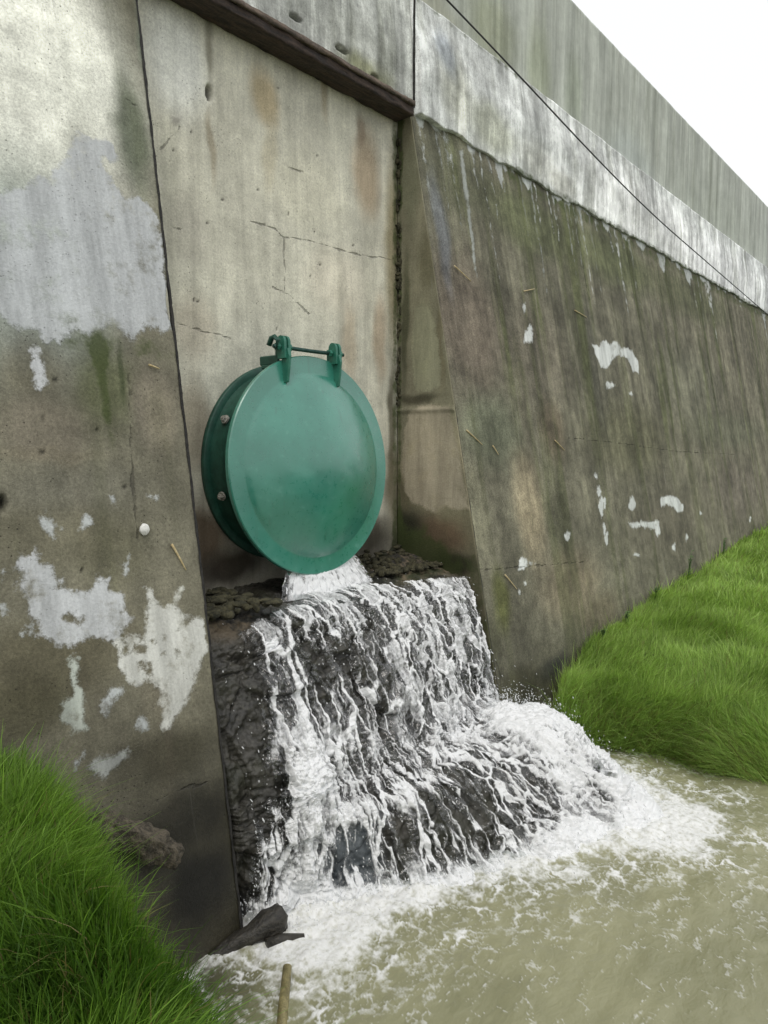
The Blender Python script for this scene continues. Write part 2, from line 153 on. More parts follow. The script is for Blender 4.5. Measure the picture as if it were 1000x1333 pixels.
def tube(path, rad, n=10, cap=True, squash=None):
    path = np.asarray(path, float); m = len(path); rad = np.broadcast_to(rad, (m,))
    T = np.gradient(path, axis=0); T /= np.linalg.norm(T, axis=1)[:, None]
    up = np.array([0, 0, 1.]) if abs(T[0, 2]) < .9 else np.array([1., 0, 0])
    A = np.cross(T, up); A /= np.linalg.norm(A, axis=1)[:, None]; B = np.cross(A, T)
    th = np.arange(n)*2*np.pi/n
    V = path[:, None]+rad[:, None, None]*(np.cos(th)[None, :, None]*A[:, None]+np.sin(th)[None, :, None]*B[:, None])
    V = V.reshape(-1, 3); F = []
    i = np.arange(m-1)[:, None]*n; j = np.arange(n)[None, :]; j2 = (j+1) % n
    F.append(np.stack([(i+j).ravel(), (i+n+j).ravel(), (i+n+j2).ravel(), (i+j2).ravel()], 1))
    if cap: F += [np.arange(n)[None, :], (np.arange(n)[::-1]+(m-1)*n)[None, :]]
    return V, F
def merge(parts):
    V = []; F = []; o = 0
    for v, f in parts:
        V.append(v); F += [np.asarray(g)+o for g in f]; o += len(v)
    return np.concatenate(V), F
def bevbox(cx, cy, cz, sx, sy, sz, b=.004, rot=None):
    """chamfered box"""
    h = np.array([sx, sy, sz])/2; b = min(b, h.min()*.8); pts = []
    for s in [(x, y, z) for x in (-1, 1) for y in (-1, 1) for z in (-1, 1)]:
        for a in range(3):
            p = h-b; p[a] = h[a]; pts.append(p*s)
    import bmesh
    bm = bmesh.new()
    for p in pts: bm.verts.new(p)
    r = bmesh.ops.convex_hull(bm, input=bm.verts); bm.verts.ensure_lookup_table(); bm.normal_update()
    for i, v in enumerate(bm.verts): v.index = i
    V = np.array([v.co[:] for v in bm.verts]); F = [np.array([[v.index for v in f.verts]]) for f in bm.faces]; bm.free()
    if rot is not None: V = V@np.array(rot).T
    return V+np.array([cx, cy, cz]), F
def lathe(prof, n=96):
    """profile (r, y) turned about the Y axis; V in X,Z plane"""
    prof = np.array(prof, float); th = np.arange(n)*2*np.pi/n
    V = np.stack([prof[:, None, 0]*np.cos(th), np.broadcast_to(prof[:, None, 1], (len(prof), n)), prof[:, None, 0]*np.sin(th)], -1).reshape(-1, 3)
    i = np.arange(len(prof)-1)[:, None]*n; j = np.arange(n)[None, :]; j2 = (j+1) % n
    return V, [np.stack([(i+j).ravel(), (i+j2).ravel(), (i+n+j2).ravel(), (i+n+j).ravel()], 1)]
# ------------------------------------------------------------------ materials
class NT:
    def __init__(s, name):
        s.m = bpy.data.materials.new(name); s.m.use_nodes = True; s.t = s.m.node_tree; s.t.nodes.clear()
        s.out = s.t.nodes.new('ShaderNodeOutputMaterial')
    def n(s, typ, ins=None, **kw):
        nd = s.t.nodes.new(typ)
        for k, v in kw.items(): setattr(nd, k, v)
        for k, v in (ins or {}).items():
            if isinstance(v, bpy.types.NodeSocket): s.t.links.new(v, nd.inputs[k])
            else: nd.inputs[k].default_value = v
        return nd
    def math(s, op, a, b=0., c=0., clamp=False):
        return s.n('ShaderNodeMath', {0: a, 1: b, 2: c}, operation=op, use_clamp=clamp).outputs[0]
    def mix(s, f, a, b, bt='MIX'):
        a = a if isinstance(a, bpy.types.NodeSocket) else tuple(a)+(1,)*(4-len(a)); b = b if isinstance(b, bpy.types.NodeSocket) else tuple(b)+(1,)*(4-len(b))
        return s.n('ShaderNodeMixRGB', {0: f, 1: a, 2: b}, blend_type=bt).outputs[0]
    def ramp(s, x, a, b, lo=0., hi=1.):
        return s.n('ShaderNodeMapRange', {0: x, 1: a, 2: b, 3: lo, 4: hi}, interpolation_type='SMOOTHSTEP').outputs[0]
    shear = 0.
    def noise(s, scale=(1, 1, 1), sc=1., det=6., rough=.55, off=(0, 0, 0), dist=0.):
        c = s.n('ShaderNodeTexCoord').outputs['Object']
        if s.shear:                                    # run-off follows the fall line of the batter
            x = s.n('ShaderNodeSeparateXYZ', {0: c}).outputs
            c = s.n('ShaderNodeCombineXYZ', {0: x[0], 1: s.math('SUBTRACT', x[1], s.math('MULTIPLY', x[2], s.shear)), 2: x[2]}).outputs[0]
        mp = s.n('ShaderNodeMapping', {0: c, 1: off, 3: scale}).outputs[0]
        return s.n('ShaderNodeTexNoise', {'Vector': mp, 'Scale': sc, 'Detail': det, 'Roughness': rough, 'Distortion': dist}).outputs[0]
    def attr(s, name, vec=False):
        return s.n('ShaderNodeAttribute', attribute_name=name).outputs[0 if vec else 2]
    def surf(s, sock): s.t.links.new(sock, s.out.inputs[0]); return s.m
    def grey(s, v): return s.n('ShaderNodeCombineColor', {0: v, 1: v, 2: v}).outputs[0]
def concrete(name, streak=1.0, grain=1.0, green=.5, lime_amp=.03, mott=1., slope=0., lsoft=(-.004, .007), lvar=.55):
    m = NT(name); m.shear = slope; col = m.attr('tint', True)
    big = m.noise(sc=2.3, det=8, rough=.6); mid = m.noise(sc=11, det=8, rough=.65, off=(3, 1, 7)); fine = m.noise(sc=85, det=5, rough=.7); vf = m.noise(sc=260, det=3, rough=.7)
    # run-off streaks: noise drawn out down the face, at two widths
    st1 = m.noise((6.5, 6.5, .55), 1, 8, .68, dist=.5); st2 = m.noise((30, 30, 2.2), 1, 7, .65, (5, 2, 1), .5); stg = m.noise((4.5, 4.5, .35), 1, 6, .6, (8, 3, 2), .3)
    v = m.math('MULTIPLY', m.ramp(big, .3, .7, 1-.24*mott, 1+.22*mott), m.ramp(mid, .25, .75, 1-.2*mott, 1+.2*mott))
    v = m.math('MULTIPLY', v, m.ramp(fine, .2, .8, 1-.3*grain, 1+.26*grain))
    v = m.math('MULTIPLY', v, m.ramp(vf, .2, .8, 1-.22*grain, 1+.2*grain))
    sa = m.attr('streak')
    v2 = m.math('MULTIPLY', m.ramp(st1, .30, .70, 1-.40*streak, 1+.34*streak), m.ramp(st2, .25, .75, 1-.10*streak, 1+.09*streak))
    v = m.math('MULTIPLY', v, m.math('MULTIPLY_ADD', m.math('SUBTRACT', v2, 1.), sa, 1.))
    c = m.mix(m.math('MULTIPLY', m.ramp(stg, .5, .66), m.math('MULTIPLY', sa, green)), col, (.105, .118, .052))
    c = m.mix(m.math('MULTIPLY', m.ramp(m.noise((3.2, 3.2, .6), 1, 6, .6, (18, 3, 2)), .58, .72), .22), c, (.15, .12, .09))
    # pitting: sparse dark air holes and pale aggregate
    tc = m.n('ShaderNodeTexCoord').outputs['Object']
    vo = m.n('ShaderNodeTexVoronoi', {'Vector': tc, 'Scale': 48.}).outputs[0]; pitm = m.math('MULTIPLY', m.ramp(vo, .16, .07), m.ramp(m.noise(sc=5, det=4, off=(2, 2, 2)), .5, .62))
    vo2 = m.n('ShaderNodeTexVoronoi', {'Vector': tc, 'Scale': 130.}).outputs[0]; agg = m.math('MULTIPLY', m.ramp(vo2, .25, .12), m.ramp(m.noise(sc=3.3, det=5, off=(9, 1, 2)), .5, .65))
    c = m.mix(1., c, m.grey(v), 'MULTIPLY')
    c = m.mix(m.math('MULTIPLY', m.math('MULTIPLY', m.ramp(m.noise((24, 24, .5), 1, 5, .6, (31, 3, 2), .2), .66, .74), m.ramp(m.noise(sc=1.7, det=4, off=(3, 13, 2)), .42, .62)), m.math('MULTIPLY', sa, .6)), c, (.34, .345, .33))   # thin lime runs
    c = m.mix(m.math('MULTIPLY', agg, .35*grain), c, (.36, .34, .29))
    c = m.mix(m.math('MULTIPLY', pitm, .75), c, (.03, .028, .024))
    # moss
    mo = m.math('MULTIPLY', m.ramp(m.math('ADD', m.math('MULTIPLY', m.attr('moss'), 1.0), m.math('MULTIPLY', m.math('SUBTRACT', mid, .5), 1.2)), .35, .7), .85)
    c = m.mix(mo, c, m.mix(fine, (.028, .042, .014), (.09, .115, .035)))
    # lime / efflorescence patches with flaked edges
    edge = m.math('ADD', m.math('MULTIPLY', m.math('SUBTRACT', m.noise(sc=13, det=8, rough=.72, off=(1, 5, 2)), .5), lime_amp*4), m.math('MULTIPLY', m.math('SUBTRACT', fine, .5), lime_amp*.8))
    sdv = m.math('ADD', m.attr('lime'), edge); lm = m.ramp(sdv, *lsoft)
    lime_tex = m.math('MULTIPLY', m.ramp(m.noise((9, 9, 1.3), 1, 8, .7, (2, 2, 9)), .3, .7, .66, 1.12), m.ramp(fine, .2, .8, .86, 1.1))
    lc = m.mix(1., m.attr('limecol', True), m.grey(lime_tex), 'MULTIPLY')
    lc = m.mix(m.ramp(m.noise(sc=7, det=7, rough=.7, off=(6, 6, 1)), .50, .72, 0, lvar), lc, c)
    c = m.mix(m.math('MULTIPLY', lm, .93), c, lc)
    # cracks
    ck = m.ramp(m.math('ADD', m.attr('crack'), m.math('MULTIPLY', m.math('SUBTRACT', mid, .5), .030)), .0075, .001)
    c = m.mix(m.math('MULTIPLY', ck, .48), c, (.022, .02, .017))
    wet = m.attr('wet'); c = m.mix(wet, c, m.mix(1., c, (.30, .29, .27), 'MULTIPLY'))
    h = m.math('ADD', m.math('MULTIPLY', mid, .5), m.math('ADD', m.math('MULTIPLY', fine, .35), m.math('MULTIPLY', lm, .22)))
    h = m.math('SUBTRACT', h, m.math('ADD', m.math('MULTIPLY', pitm, .7), m.math('MULTIPLY', ck, .8)))
    h = m.math('ADD', h, m.math('MULTIPLY', vf, .12))
    bp = m.n('ShaderNodeBump', {'Strength': .8, 'Distance': .010, 'Height': h}).outputs[0]
    p = m.n('ShaderNodeBsdfPrincipled', {'Base Color': c, 'Roughness': m.math('SUBTRACT', .88, m.math('MULTIPLY', wet, .5)), 'Normal': bp, 'Specular IOR Level': .3})
    return m.surf(p.outputs[0])
def simple(name, c1, c2, rough=.7, sc=20, metal=0., bump=.3, dist=.004, scale=(1, 1, 1), spec=.5, coat=0., r2=None, det=6):
    m = NT(name); n1 = m.noise(scale, sc, det, .65); n2 = m.noise(sc=sc*5, det=4, off=(4, 4, 4))
    f = m.ramp(m.math('ADD', m.math('MULTIPLY', n1, .7), m.math('MULTIPLY', n2, .3)), .35, .65)
    c = m.mix(f, c1, c2)
    bp = m.n('ShaderNodeBump', {'Strength': bump, 'Distance': dist, 'Height': m.math('ADD', n1, m.math('MULTIPLY', n2, .5))}).outputs[0]
    p = m.n('ShaderNodeBsdfPrincipled', {'Base Color': c, 'Roughness': m.ramp(n1, .3, .7, rough, r2 if r2 is not None else rough), 'Metallic': metal, 'Normal': bp, 'Specular IOR Level': spec, 'Coat Weight': coat, 'Coat Roughness': .25})
    return m.surf(p.outputs[0])
K_ = .193
M_right = concrete('weathered_concrete_streaked', 1.0, 1.5, .85, .03, 1.35, K_, (-.008, .016), .75)
M_left = concrete('weathered_concrete_limed', .5, 1.0, .3, .03, .9, K_, (-.008, .014), .95)
M_panel = concrete('pale_cast_concrete', .5, .7, .12, .02, .6, 0., (-.010, .022), .9)
M_band = concrete('limed_concrete_band', 1.1, .8, .35, .03, 1.2)
M_par = concrete('parapet_concrete', .62, .3, .3, .03, .35)
def paint():
    m = NT('green_enamel_paint')
    a = m.noise(sc=3.2, det=6, rough=.6); b = m.noise(sc=26, det=7, rough=.7); c_ = m.noise((1, 1, 3), 60, 4, .7, (3, 3, 3))
    c = m.mix(m.ramp(a, .3, .7), (.022, .190, .135), (.042, .262, .190))
    c = m.mix(m.math('MULTIPLY', m.ramp(b, .56, .74), .45), c, (.17, .42, .34))       # chalky scuffs
    c = m.mix(m.ramp(m.noise(sc=40, det=8, rough=.8, off=(1, 8, 3)), .685, .74, 0, .8), c, (.36, .42, .36))       # chips
    c = m.mix(m.ramp(m.noise(sc=16, det=8, rough=.8, off=(11, 8, 3)), .655, .73, 0, .7), c, (.10, .06, .035))      # rust spots
    c = m.mix(m.math('MULTIPLY', m.ramp(m.noise((26, 26, 1.6), 1, 5, .6, (1, 2, 5)), .60, .72), .35), c, (.030, .10, .075))      # grime runs
    c = m.mix(m.ramp(m.noise((9, 9, 5), 1, 8, .8, (5, 2, 5)), .665, .72, 0, .5), c, (.33, .44, .38))      # lime splashes
    bp = m.n('ShaderNodeBump', {'Strength': .25, 'Distance': .006, 'Height': m.math('ADD', m.math('MULTIPLY', a, 1.2), m.math('MULTIPLY', b, .25))}).outputs[0]
    p = m.n('ShaderNodeBsdfPrincipled', {'Base Color': c, 'Roughness': m.ramp(b, .3, .7, .24, .42), 'Normal': bp, 'Specular IOR Level': .9, 'Coat Weight': .7, 'Coat Roughness': .22})
    return m.surf(p.outputs[0])
M_paint = paint()
M_darkpaint = simple('dark_green_paint', (.010, .055, .038), (.020, .095, .066), .5, 12, bump=.4)  # darker green for barrel, flange and brackets
M_hinge = simple('hinge_green_paint', (.018, .13, .088), (.035, .19, .13), .42, 30, bump=.4)
M_steel = simple('dark_green_steel', (.012, .045, .038), (.03, .085, .07), .5, 40, metal=.4, bump=.4)
M_bolt = simple('limed_bolt', (.22, .21, .18), (.5, .49, .45), .7, 60, bump=.6)
M_beam = simple('dark_rusty_beam', (.018, .014, .012), (.075, .05, .036), .8, 14, bump=.8, dist=.01, scale=(.5, 3, 3))  # near-black brown for the soffit board
M_tar = simple('bitumen_joint', (.006, .006, .006), (.03, .028, .024), .8, 30, bump=.8, dist=.006)
M_cable = simple('cable_rubber', (.012, .012, .013), (.03, .03, .032), .55, 30, bump=.1)
M_straw = simple('dry_straw', (.42, .32, .15), (.66, .56, .33), .7, 60, bump=.4, scale=(1, 1, 1))
M_wood = simple('sodden_wood', (.012, .011, .009), (.045, .04, .03), .42, 18, bump=.9, dist=.008, scale=(1, 3, 3))
M_cane = simple('split_cane', (.14, .12, .05), (.32, .28, .13), .6, 30, bump=.5)
M_pebble = simple('white_lump', (.68, .68, .64), (.85, .85, .82), .7, 60, bump=.5)
M_soil = simple('bank_soil', (.014, .013, .009), (.04, .034, .02), .95, 9, bump=1., dist=.03)
M_ground = simple('meadow_ground', (.03, .05, .014), (.06, .09, .025), .95, 1.2, bump=.6, dist=.05)
M_moss = simple('moss_cushion', (.014, .015, .008), (.085, .078, .042), .95, 22, bump=1., dist=.012)
M_rubble = simple('rough_broken_concrete', (.035, .031, .022), (.17, .145, .105), .92, 34, bump=1., dist=.02)
def rockmat():
    m = NT('wet_stone')
    a = m.noise(sc=6, det=8, rough=.65); b = m.noise(sc=45, det=6, rough=.7); g = m.noise(sc=3.2, det=5, off=(4, 9, 2))
    c = m.mix(m.ramp(a, .3, .7), (.010, .010, .009), (.055, .052, .042))
    c = m.mix(m.math('MULTIPLY', m.ramp(b, .52, .72), .5), c, (.12, .115, .09))
    dry = m.attr('dry')
    c = m.mix(m.math('MULTIPLY', m.ramp(g, .48, .62), m.math('ADD', .25, m.math('MULTIPLY', dry, .6))), c, (.038, .046, .016))
    c = m.mix(m.math('MULTIPLY', dry, m.ramp(a, .45, .62)), c, (.15, .115, .072))
    c = m.mix(m.attr('slab'), c, (.115, .135, .15))
    bp = m.n('ShaderNodeBump', {'Strength': .9, 'Distance': .018, 'Height': m.math('ADD', a, m.math('MULTIPLY', b, .4))}).outputs[0]
    p = m.n('ShaderNodeBsdfPrincipled', {'Base Color': c, 'Roughness': m.math('MULTIPLY_ADD', dry, .5, .30), 'Normal': bp, 'Specular IOR Level': .5})
    return m.surf(p.outputs[0])
M_rock = rockmat()
def watermat():
    """aerated water: foam where the sheet is broken, a clear wet film between the strands"""
    m = NT('falling_water')
    f = m.attr('foam'); n1 = m.noise(sc=55, det=5, rough=.6); n2 = m.noise(sc=200, det=3, rough=.6)
    fm = m.math('ADD', f, m.math('ADD', m.math('MULTIPLY', m.math('SUBTRACT', n1, .5), .35), m.math('MULTIPLY', m.math('SUBTRACT', n2, .5), .3)))
    k = m.ramp(fm, .17, .74)
    bp = m.n('ShaderNodeBump', {'Strength': .35, 'Distance': .008, 'Height': m.math('ADD', n1, m.math('MULTIPLY', n2, .2))}).outputs[0]
    foam = m.n('ShaderNodeBsdfPrincipled', {'Base Color': (.93, .945, .955, 1), 'Roughness': .45, 'Normal': bp, 'Subsurface Weight': .0}).outputs[0]
    tr = m.n('ShaderNodeBsdfTranslucent', {'Color': (.8, .83, .86, 1), 'Normal': bp}).outputs[0]
    foam = m.n('ShaderNodeMixShader', {0: .15, 1: foam, 2: tr}).outputs[0]
    gl = m.n('ShaderNodeBsdfGlossy', {'Color': (1, 1, 1, 1), 'Roughness': .12, 'Normal': bp}).outputs[0]
    tp = m.n('ShaderNodeBsdfTransparent', {'Color': (.93, .95, .95, 1)}).outputs[0]
    fr = m.n('ShaderNodeFresnel', {'IOR': 1.33, 'Normal': bp}).outputs[0]
    film = m.n('ShaderNodeMixShader', {0: m.math('MULTIPLY_ADD', fr, 1., .05), 1: tp, 2: gl}).outputs[0]
    return m.surf(m.n('ShaderNodeMixShader', {0: k, 1: film, 2: foam}).outputs[0])
M_water = watermat()
def poolmat():
    m = NT('turbid_stream_water')
    f = m.attr('foam'); tc = m.n('ShaderNodeTexCoord').outputs['Object']
    n1 = m.noise(sc=55, det=5, rough=.6); n0 = m.noise(sc=2.2, det=5)
    r1 = m.noise((9, 15, 1), 1, 7, .65, dist=.7); r2 = m.noise((30, 44, 1), 1, 5, .6, (3, 3, 0), .5)
    k = m.ramp(m.math('ADD', f, m.math('MULTIPLY', m.math('SUBTRACT', n1, .5), .7)), .16, 1.0)
    c = m.mix(m.ramp(n0, .3, .7), (.245, .245, .145), (.315, .312, .190))
    c = m.mix(m.attr('clear'), c, (.035, .035, .022))
    bp = m.n('ShaderNodeBump', {'Strength': .28, 'Distance': .03, 'Height': m.math('ADD', r1, m.math('MULTIPLY', r2, .35))}).outputs[0]
    bp2 = m.n('ShaderNodeBump', {'Strength': .7, 'Distance': .012, 'Height': n1, 'Normal': bp}).outputs[0]
    wt = m.n('ShaderNodeBsdfPrincipled', {'Base Color': c, 'Roughness': .06, 'IOR': 1.36, 'Normal': bp}).outputs[0]
    fo = m.n('ShaderNodeBsdfPrincipled', {'Base Color': (.86, .87, .86, 1), 'Roughness': .6, 'Normal': bp2}).outputs[0]
    return m.surf(m.n('ShaderNodeMixShader', {0: k, 1: wt, 2: fo}).outputs[0])
M_pool = poolmat()
def dropmat():
    m = NT('spray_drops')
    p = m.n('ShaderNodeBsdfPrincipled', {'Base Color': (.85, .87, .88, 1), 'Roughness': .25, 'Transmission Weight': .25, 'IOR': 1.33})
    return m.surf(p.outputs[0])
M_drop = dropmat()
def grassmat():
    m = NT('grass_blades'); c = m.attr('bladecol', True)
    p = m.n('ShaderNodeBsdfPrincipled', {'Base Color': c, 'Roughness': .5, 'Specular IOR Level': .35}).outputs[0]
    t = m.n('ShaderNodeBsdfTranslucent', {'Color': m.mix(1., c, (1.3, 1.5, .6), 'MULTIPLY')}).outputs[0]
    return m.surf(m.n('ShaderNodeMixShader', {0: .35, 1: p, 2: t}).outputs[0])
M_grass = grassmat()
# ------------------------------------------------------------------ the retaining wall
K, B = .193, -.528                                  # battered face: Y = K*Z + B
WATER = -1.9
def yb(z): return K*z+B
def axis(a, b, fine0, fine1, d, grow=1.06):
    """coordinates from a to b, step d inside [fine0, fine1], growing outside"""
    mid = np.arange(fine0, fine1+d/2, d); lo = []; x = fine0; s = d
    while x > a: s *= grow; x -= s; lo.append(max(x, a))
    hi = []; x = mid[-1]; s = d
    while x < b: s *= grow; x += s; hi.append(min(x, b))
    return np.array(lo[::-1]+list(mid)+hi)
def crackfield(x, z, cracks):
    d = np.full(x.shape, 1.); wx = x+.012*fbm(x*14, z*14, 4, 3); wz = z+.012*fbm(x*14+5, z*14, 4, 8)
    for c in cracks:
        for a, b in zip(c[:-1], c[1:]):
            a = np.array(a); b = np.array(b); ab = b-a
            t = np.clip(((wx-a[0])*ab[0]+(wz-a[1])*ab[1])/(ab@ab+1e-12), 0, 1)
            d = np.minimum(d, np.hypot(wx-a[0]-t*ab[0], wz-a[1]-t*ab[1]))
    return d
def wall_sheet(name, mat, parent, x, z, y, base, blobs, patches, back, holes=(), cracks=(), pits=(), streak=1., moss=None, wet=None, seed=0, tcoord=None, label=None, relief=.004, mapfn=None, edgefx=None):
    """a solid slab whose front is a dense weathered grid; x,z 1-D axes, y(x,z) the face"""
    X, Z = np.meshgrid(x, z, indexing='ij')
    if edgefx: X, Z = edgefx(X, Z)
    Y = y(X, Z)
    T = tint(X, Z, base, blobs, seed)*ALB
    sd, lc = sdist(X, Z, patches)
    if holes:
        hd, _ = sdist(X, Z, holes); sd = np.minimum(sd, -hd)
    ck = crackfield(X, Z, cracks) if cracks else np.full(X.shape, 1.)
    Y = Y+relief*fbm(X*6, Z*6, 5, seed+1)+relief*1.5*fbm(X*1.3, Z*1.3, 3, seed+2)
    for px, pz, rx, rz in pits:
        r = np.hypot((X-px)/rx, (Z-pz)/rz); k = 1-sstep(.55, 1.1, r)
        Y = Y+k*max(rx, rz)*.9; T = T*(1-.8*k[..., None])
    n = X.size; nu, nv = X.shape
    if mapfn: V = mapfn(X, Y, Z)
    else: V = np.stack([X, Y, Z], -1)
    V = V.reshape(-1, 3)
    idx = np.arange(n).reshape(nu, nv)
    loop = np.concatenate([idx[:, 0], idx[-1, 1:], idx[-2::-1, -1], idx[0, -2:0:-1]])
    Vb = V[loop].copy()
    if mapfn: Vb[:, 0] = back
    else: Vb[:, 1] = back
    m = len(loop); bi = n+np.arange(m)
    F = [gridfaces(nu, nv, flip=False), np.stack([loop, bi, np.roll(bi, -1), np.roll(loop, -1)], 1)]
    cor = [n, n+nu-1, n+nu+nv-2, n+2*nu+nv-3]
    F.append(np.array([cor[::-1]]))
    ext = lambda a: np.concatenate([a.reshape(n, -1), a.reshape(n, -1)[loop]]).squeeze()
    st = streak(X, Z) if callable(streak) else np.full(X.shape, streak)
    mo = moss(X, Z) if moss else np.zeros(X.shape); we = wet(X, Z) if wet else np.zeros(X.shape)
    o = npmesh(name, np.concatenate([V, Vb]), F, mat, parent, True, dict(tint=ext(T), lime=ext(sd), limecol=ext(np.clip(lc*1.34, 0, .86)), crack=ext(ck), streak=ext(st), moss=ext(mo), wet=ext(we)))
    if label: o['label'] = label
    return o
wall = tag(empty('retaining_wall', (0, 0, WATER)), 'tall weathered concrete retaining wall, lime stained, with a recessed outlet panel and parapet', 'wall')
PAR = empty('x'); bpy.data.objects.remove(PAR)
def reparent(o): o.location = (-wall.location[0], -wall.location[1], -wall.location[2]); return o
zb = axis(-2.3, 2.28, -2.0, 2.28, .014)
xr = axis(1.17, 34, 1.17, 3.6, .012, 1.018)
def rwet(x, z): return np.clip(sstep(-1.05, -1.7, z+.10*fbm(x*4, z*4, 4, 5))*.75*sstep(3.2, 2.0, x), 0, 1)
def rmoss(x, z):
    k = .55*np.exp(-((z-2.2)/.10)**2)*sstep(1.8, 2.6, x)+.30*np.exp(-((x-1.19)/.05)**2)
    return k+.35*sstep(-1.2, -1.6, z+.12*(x-2.2))*sstep(1.7, 2.3, x)
def drips():
    L = []; r = random.Random(12)
    for k in range(84):
        x = 1.24+(r.random()**1.9)*10; z0 = 2.30; ln = r.uniform(.08, .35) if r.random() < .5 else r.uniform(.35, 1.05); w = r.uniform(.004, .011)*(1+.25*(x-1.2))
        if r.random() < .25: w *= 2.2; ln *= .5
        n = 9; g = r.choice([(150, 154, 150), (170, 174, 170), (132, 135, 126), (190, 192, 188)]); c = [x+.012*math.sin(q*1.7+k)+.006*q/n for q in range(n)]
        zz = [z0-ln*q/(n-1) for q in range(n)]; ww = [w*(1-.85*q/(n-1))*(1+.4*math.sin(q*2.3+k)) for q in range(n)]
        L.append((g, [(c[q]-ww[q], zz[q]) for q in range(n)]+[(c[q]+ww[q], zz[q]) for q in range(n-1, -1, -1)]))
    x = 1.2                                             # ragged hem of the lime course
    while x < 9:
        w = r.uniform(.05, .30)*(1+.12*(x-1)); d = r.uniform(.01, .09) if r.random() < .7 else r.uniform(.09, .22); L.append(((178, 182, 178), [(x, 2.32), (x+w*.2, 2.26-d*.6), (x+w*.5, 2.25-d), (x+w*.75, 2.25-d*.4), (x+w, 2.32)])); x += w*r.uniform(.7, 2.2)
    return L
S_rs = reparent(wall_sheet('battered_face', M_right, wall, xr, zb, lambda x, z: yb(z), (104, 101, 84), [(a, b, c, d, (e[0]*1.05, e[1]*1.065, e[2]*1.05), g) for a, b, c, d, e, g in T_right], S_right+drips(), .9, cracks=CRACK_right,
    streak=lambda x, z: .55+.45*sstep(-1.2, 1.2, z), moss=rmoss, wet=rwet, seed=10, label='dark olive streaked sloping face with small white lime spots', relief=.005))
def XL(z): return -.94+.034*z
xl = axis(-9, 0, -2.2, 0, .011, 1.05)
def lfx(X, Z):
    e = XL(Z)+.006*fbm(Z*9, Z*0+3, 4, 2)-.022*np.exp(-((Z-.70)/.10)**2)
    return np.where(X <= 0, X, X)+e*1.0, Z
def lwet(x, z): return np.clip(sstep(-.70, -1.30, z+.15*fbm(x*3, z*3, 4, 6))*.6+sstep(-1.2, -1.5, z+.06*fbm(x*5, z*5, 4, 9))*.6, 0, 1.15)
def lmoss(x, z):
    return .75*np.exp(-((x+1.28)/.035)**2)*sstep(-.1, .3, z)*sstep(.62, .45, z)+.42*np.exp(-((z-.50)/.08)**2)+.3*np.exp(-((x+1.02)/.07)**2)*sstep(.7, 1.4, z)
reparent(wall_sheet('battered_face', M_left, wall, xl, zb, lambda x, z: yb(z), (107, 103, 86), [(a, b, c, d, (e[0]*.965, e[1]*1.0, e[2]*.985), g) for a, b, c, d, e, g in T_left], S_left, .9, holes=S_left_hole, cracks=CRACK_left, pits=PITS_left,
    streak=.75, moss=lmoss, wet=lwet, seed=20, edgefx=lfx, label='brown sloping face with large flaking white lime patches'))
xp = np.arange(-1.06, 1.156, .009); zp = np.arange(-1.0, 2.31, .010)
PANEL_GAIN = 1.22
def pwet(x, z): return np.clip(sstep(-.35, -.7, z+.1*fbm(x*5, z*5, 4, 3))*.8, 0, 1)
def pmoss(x, z): return .6*np.exp(-((x-1.13)/.05)**2)+.5*sstep(-.45, -.75, z)*sstep(.2, .7, x)
reparent(wall_sheet('recess_panel', M_panel, wall, xp, zp, lambda x, z: 0*x, (188, 184, 168), [(a, b, c, d, tuple(min(235, q*s_) for q, s_ in zip(e, (1.11, 1.125, 1.16))), g) for a, b, c, d, e, g in T_panel], S_panel, .5, cracks=CRACK_panel, pits=PITS_panel,
    streak=.9, wet=pwet, moss=pmoss, seed=30, label='pale upright recessed panel behind the round gate, rust and damp stained'))
# reveal: the side face of the right-hand section, seen edge-on beside the panel (its own axes: Y, Z)
yv = np.arange(-.86, .021, .0085); zv = np.arange(-1.45, 2.26, .010)
def vfx(Yg, Zg):
    t = (Yg+.86)/.88; f = yb(Zg)-.004
    return f+(0.0-f)*t, Zg
def vmoss(y, z): return .6*np.exp(-((y+.02)/.03)**2)+.75*sstep(-.30, -.58, z)*sstep(-.55, -.25, y)+.2*sstep(1.6, 2.1, z)+.5*sstep(-.50, -.66, z)
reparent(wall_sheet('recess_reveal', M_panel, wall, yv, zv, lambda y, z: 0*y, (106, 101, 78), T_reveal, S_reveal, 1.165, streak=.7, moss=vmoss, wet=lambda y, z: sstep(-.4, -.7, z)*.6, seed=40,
    edgefx=vfx, mapfn=lambda Yg, D, Zg: np.stack([1.153+D*.9-.012*np.exp(-((Zg-.33)/.015)**2), Yg, Zg], -1), label='narrow damp side of the recess with a pale beige render patch'))
# band above: render course with a ragged lower lip
zq = np.arange(2.262, 3.035, .011)
def bfx(X, Z):
    k = (3.03-Z)/.77; r = .035*fbm(X*5, X*0, 5, 61)+.05*fbm(X*1.4, X*0+3, 3, 62)
    up = np.where(X > 2.4, .03*sstep(2.4, 4, X), 0)
    return X, Z+k**3*(r*.9+up*0)
def bmoss(x, z): return .55*np.exp(-((z-2.27)/.05)**2)*sstep(1.7, 2.6, x)+.5*np.exp(-((z-3.02)/.04)**2)*sstep(6, 2, x)
def by(x, z): return -.112-.028*sstep(1.9, 1.2, x)*sstep(3.0, 2.5, z)+.05*sstep(2.6, 3.03, z)*1.0
reparent(wall_sheet('lime_band', M_band, wall, axis(1.215, 34, 1.215, 4.2, .012, 1.02), zq, by, (206, 208, 208), [(a, b, c, d, tuple(min(245, q*1.12) for q in e), g) for a, b, c, d, e, g in T_band], [], .5, streak=1., moss=bmoss, seed=50, edgefx=bfx, label='whitish streaked render band with a ragged lower lip', relief=.008))
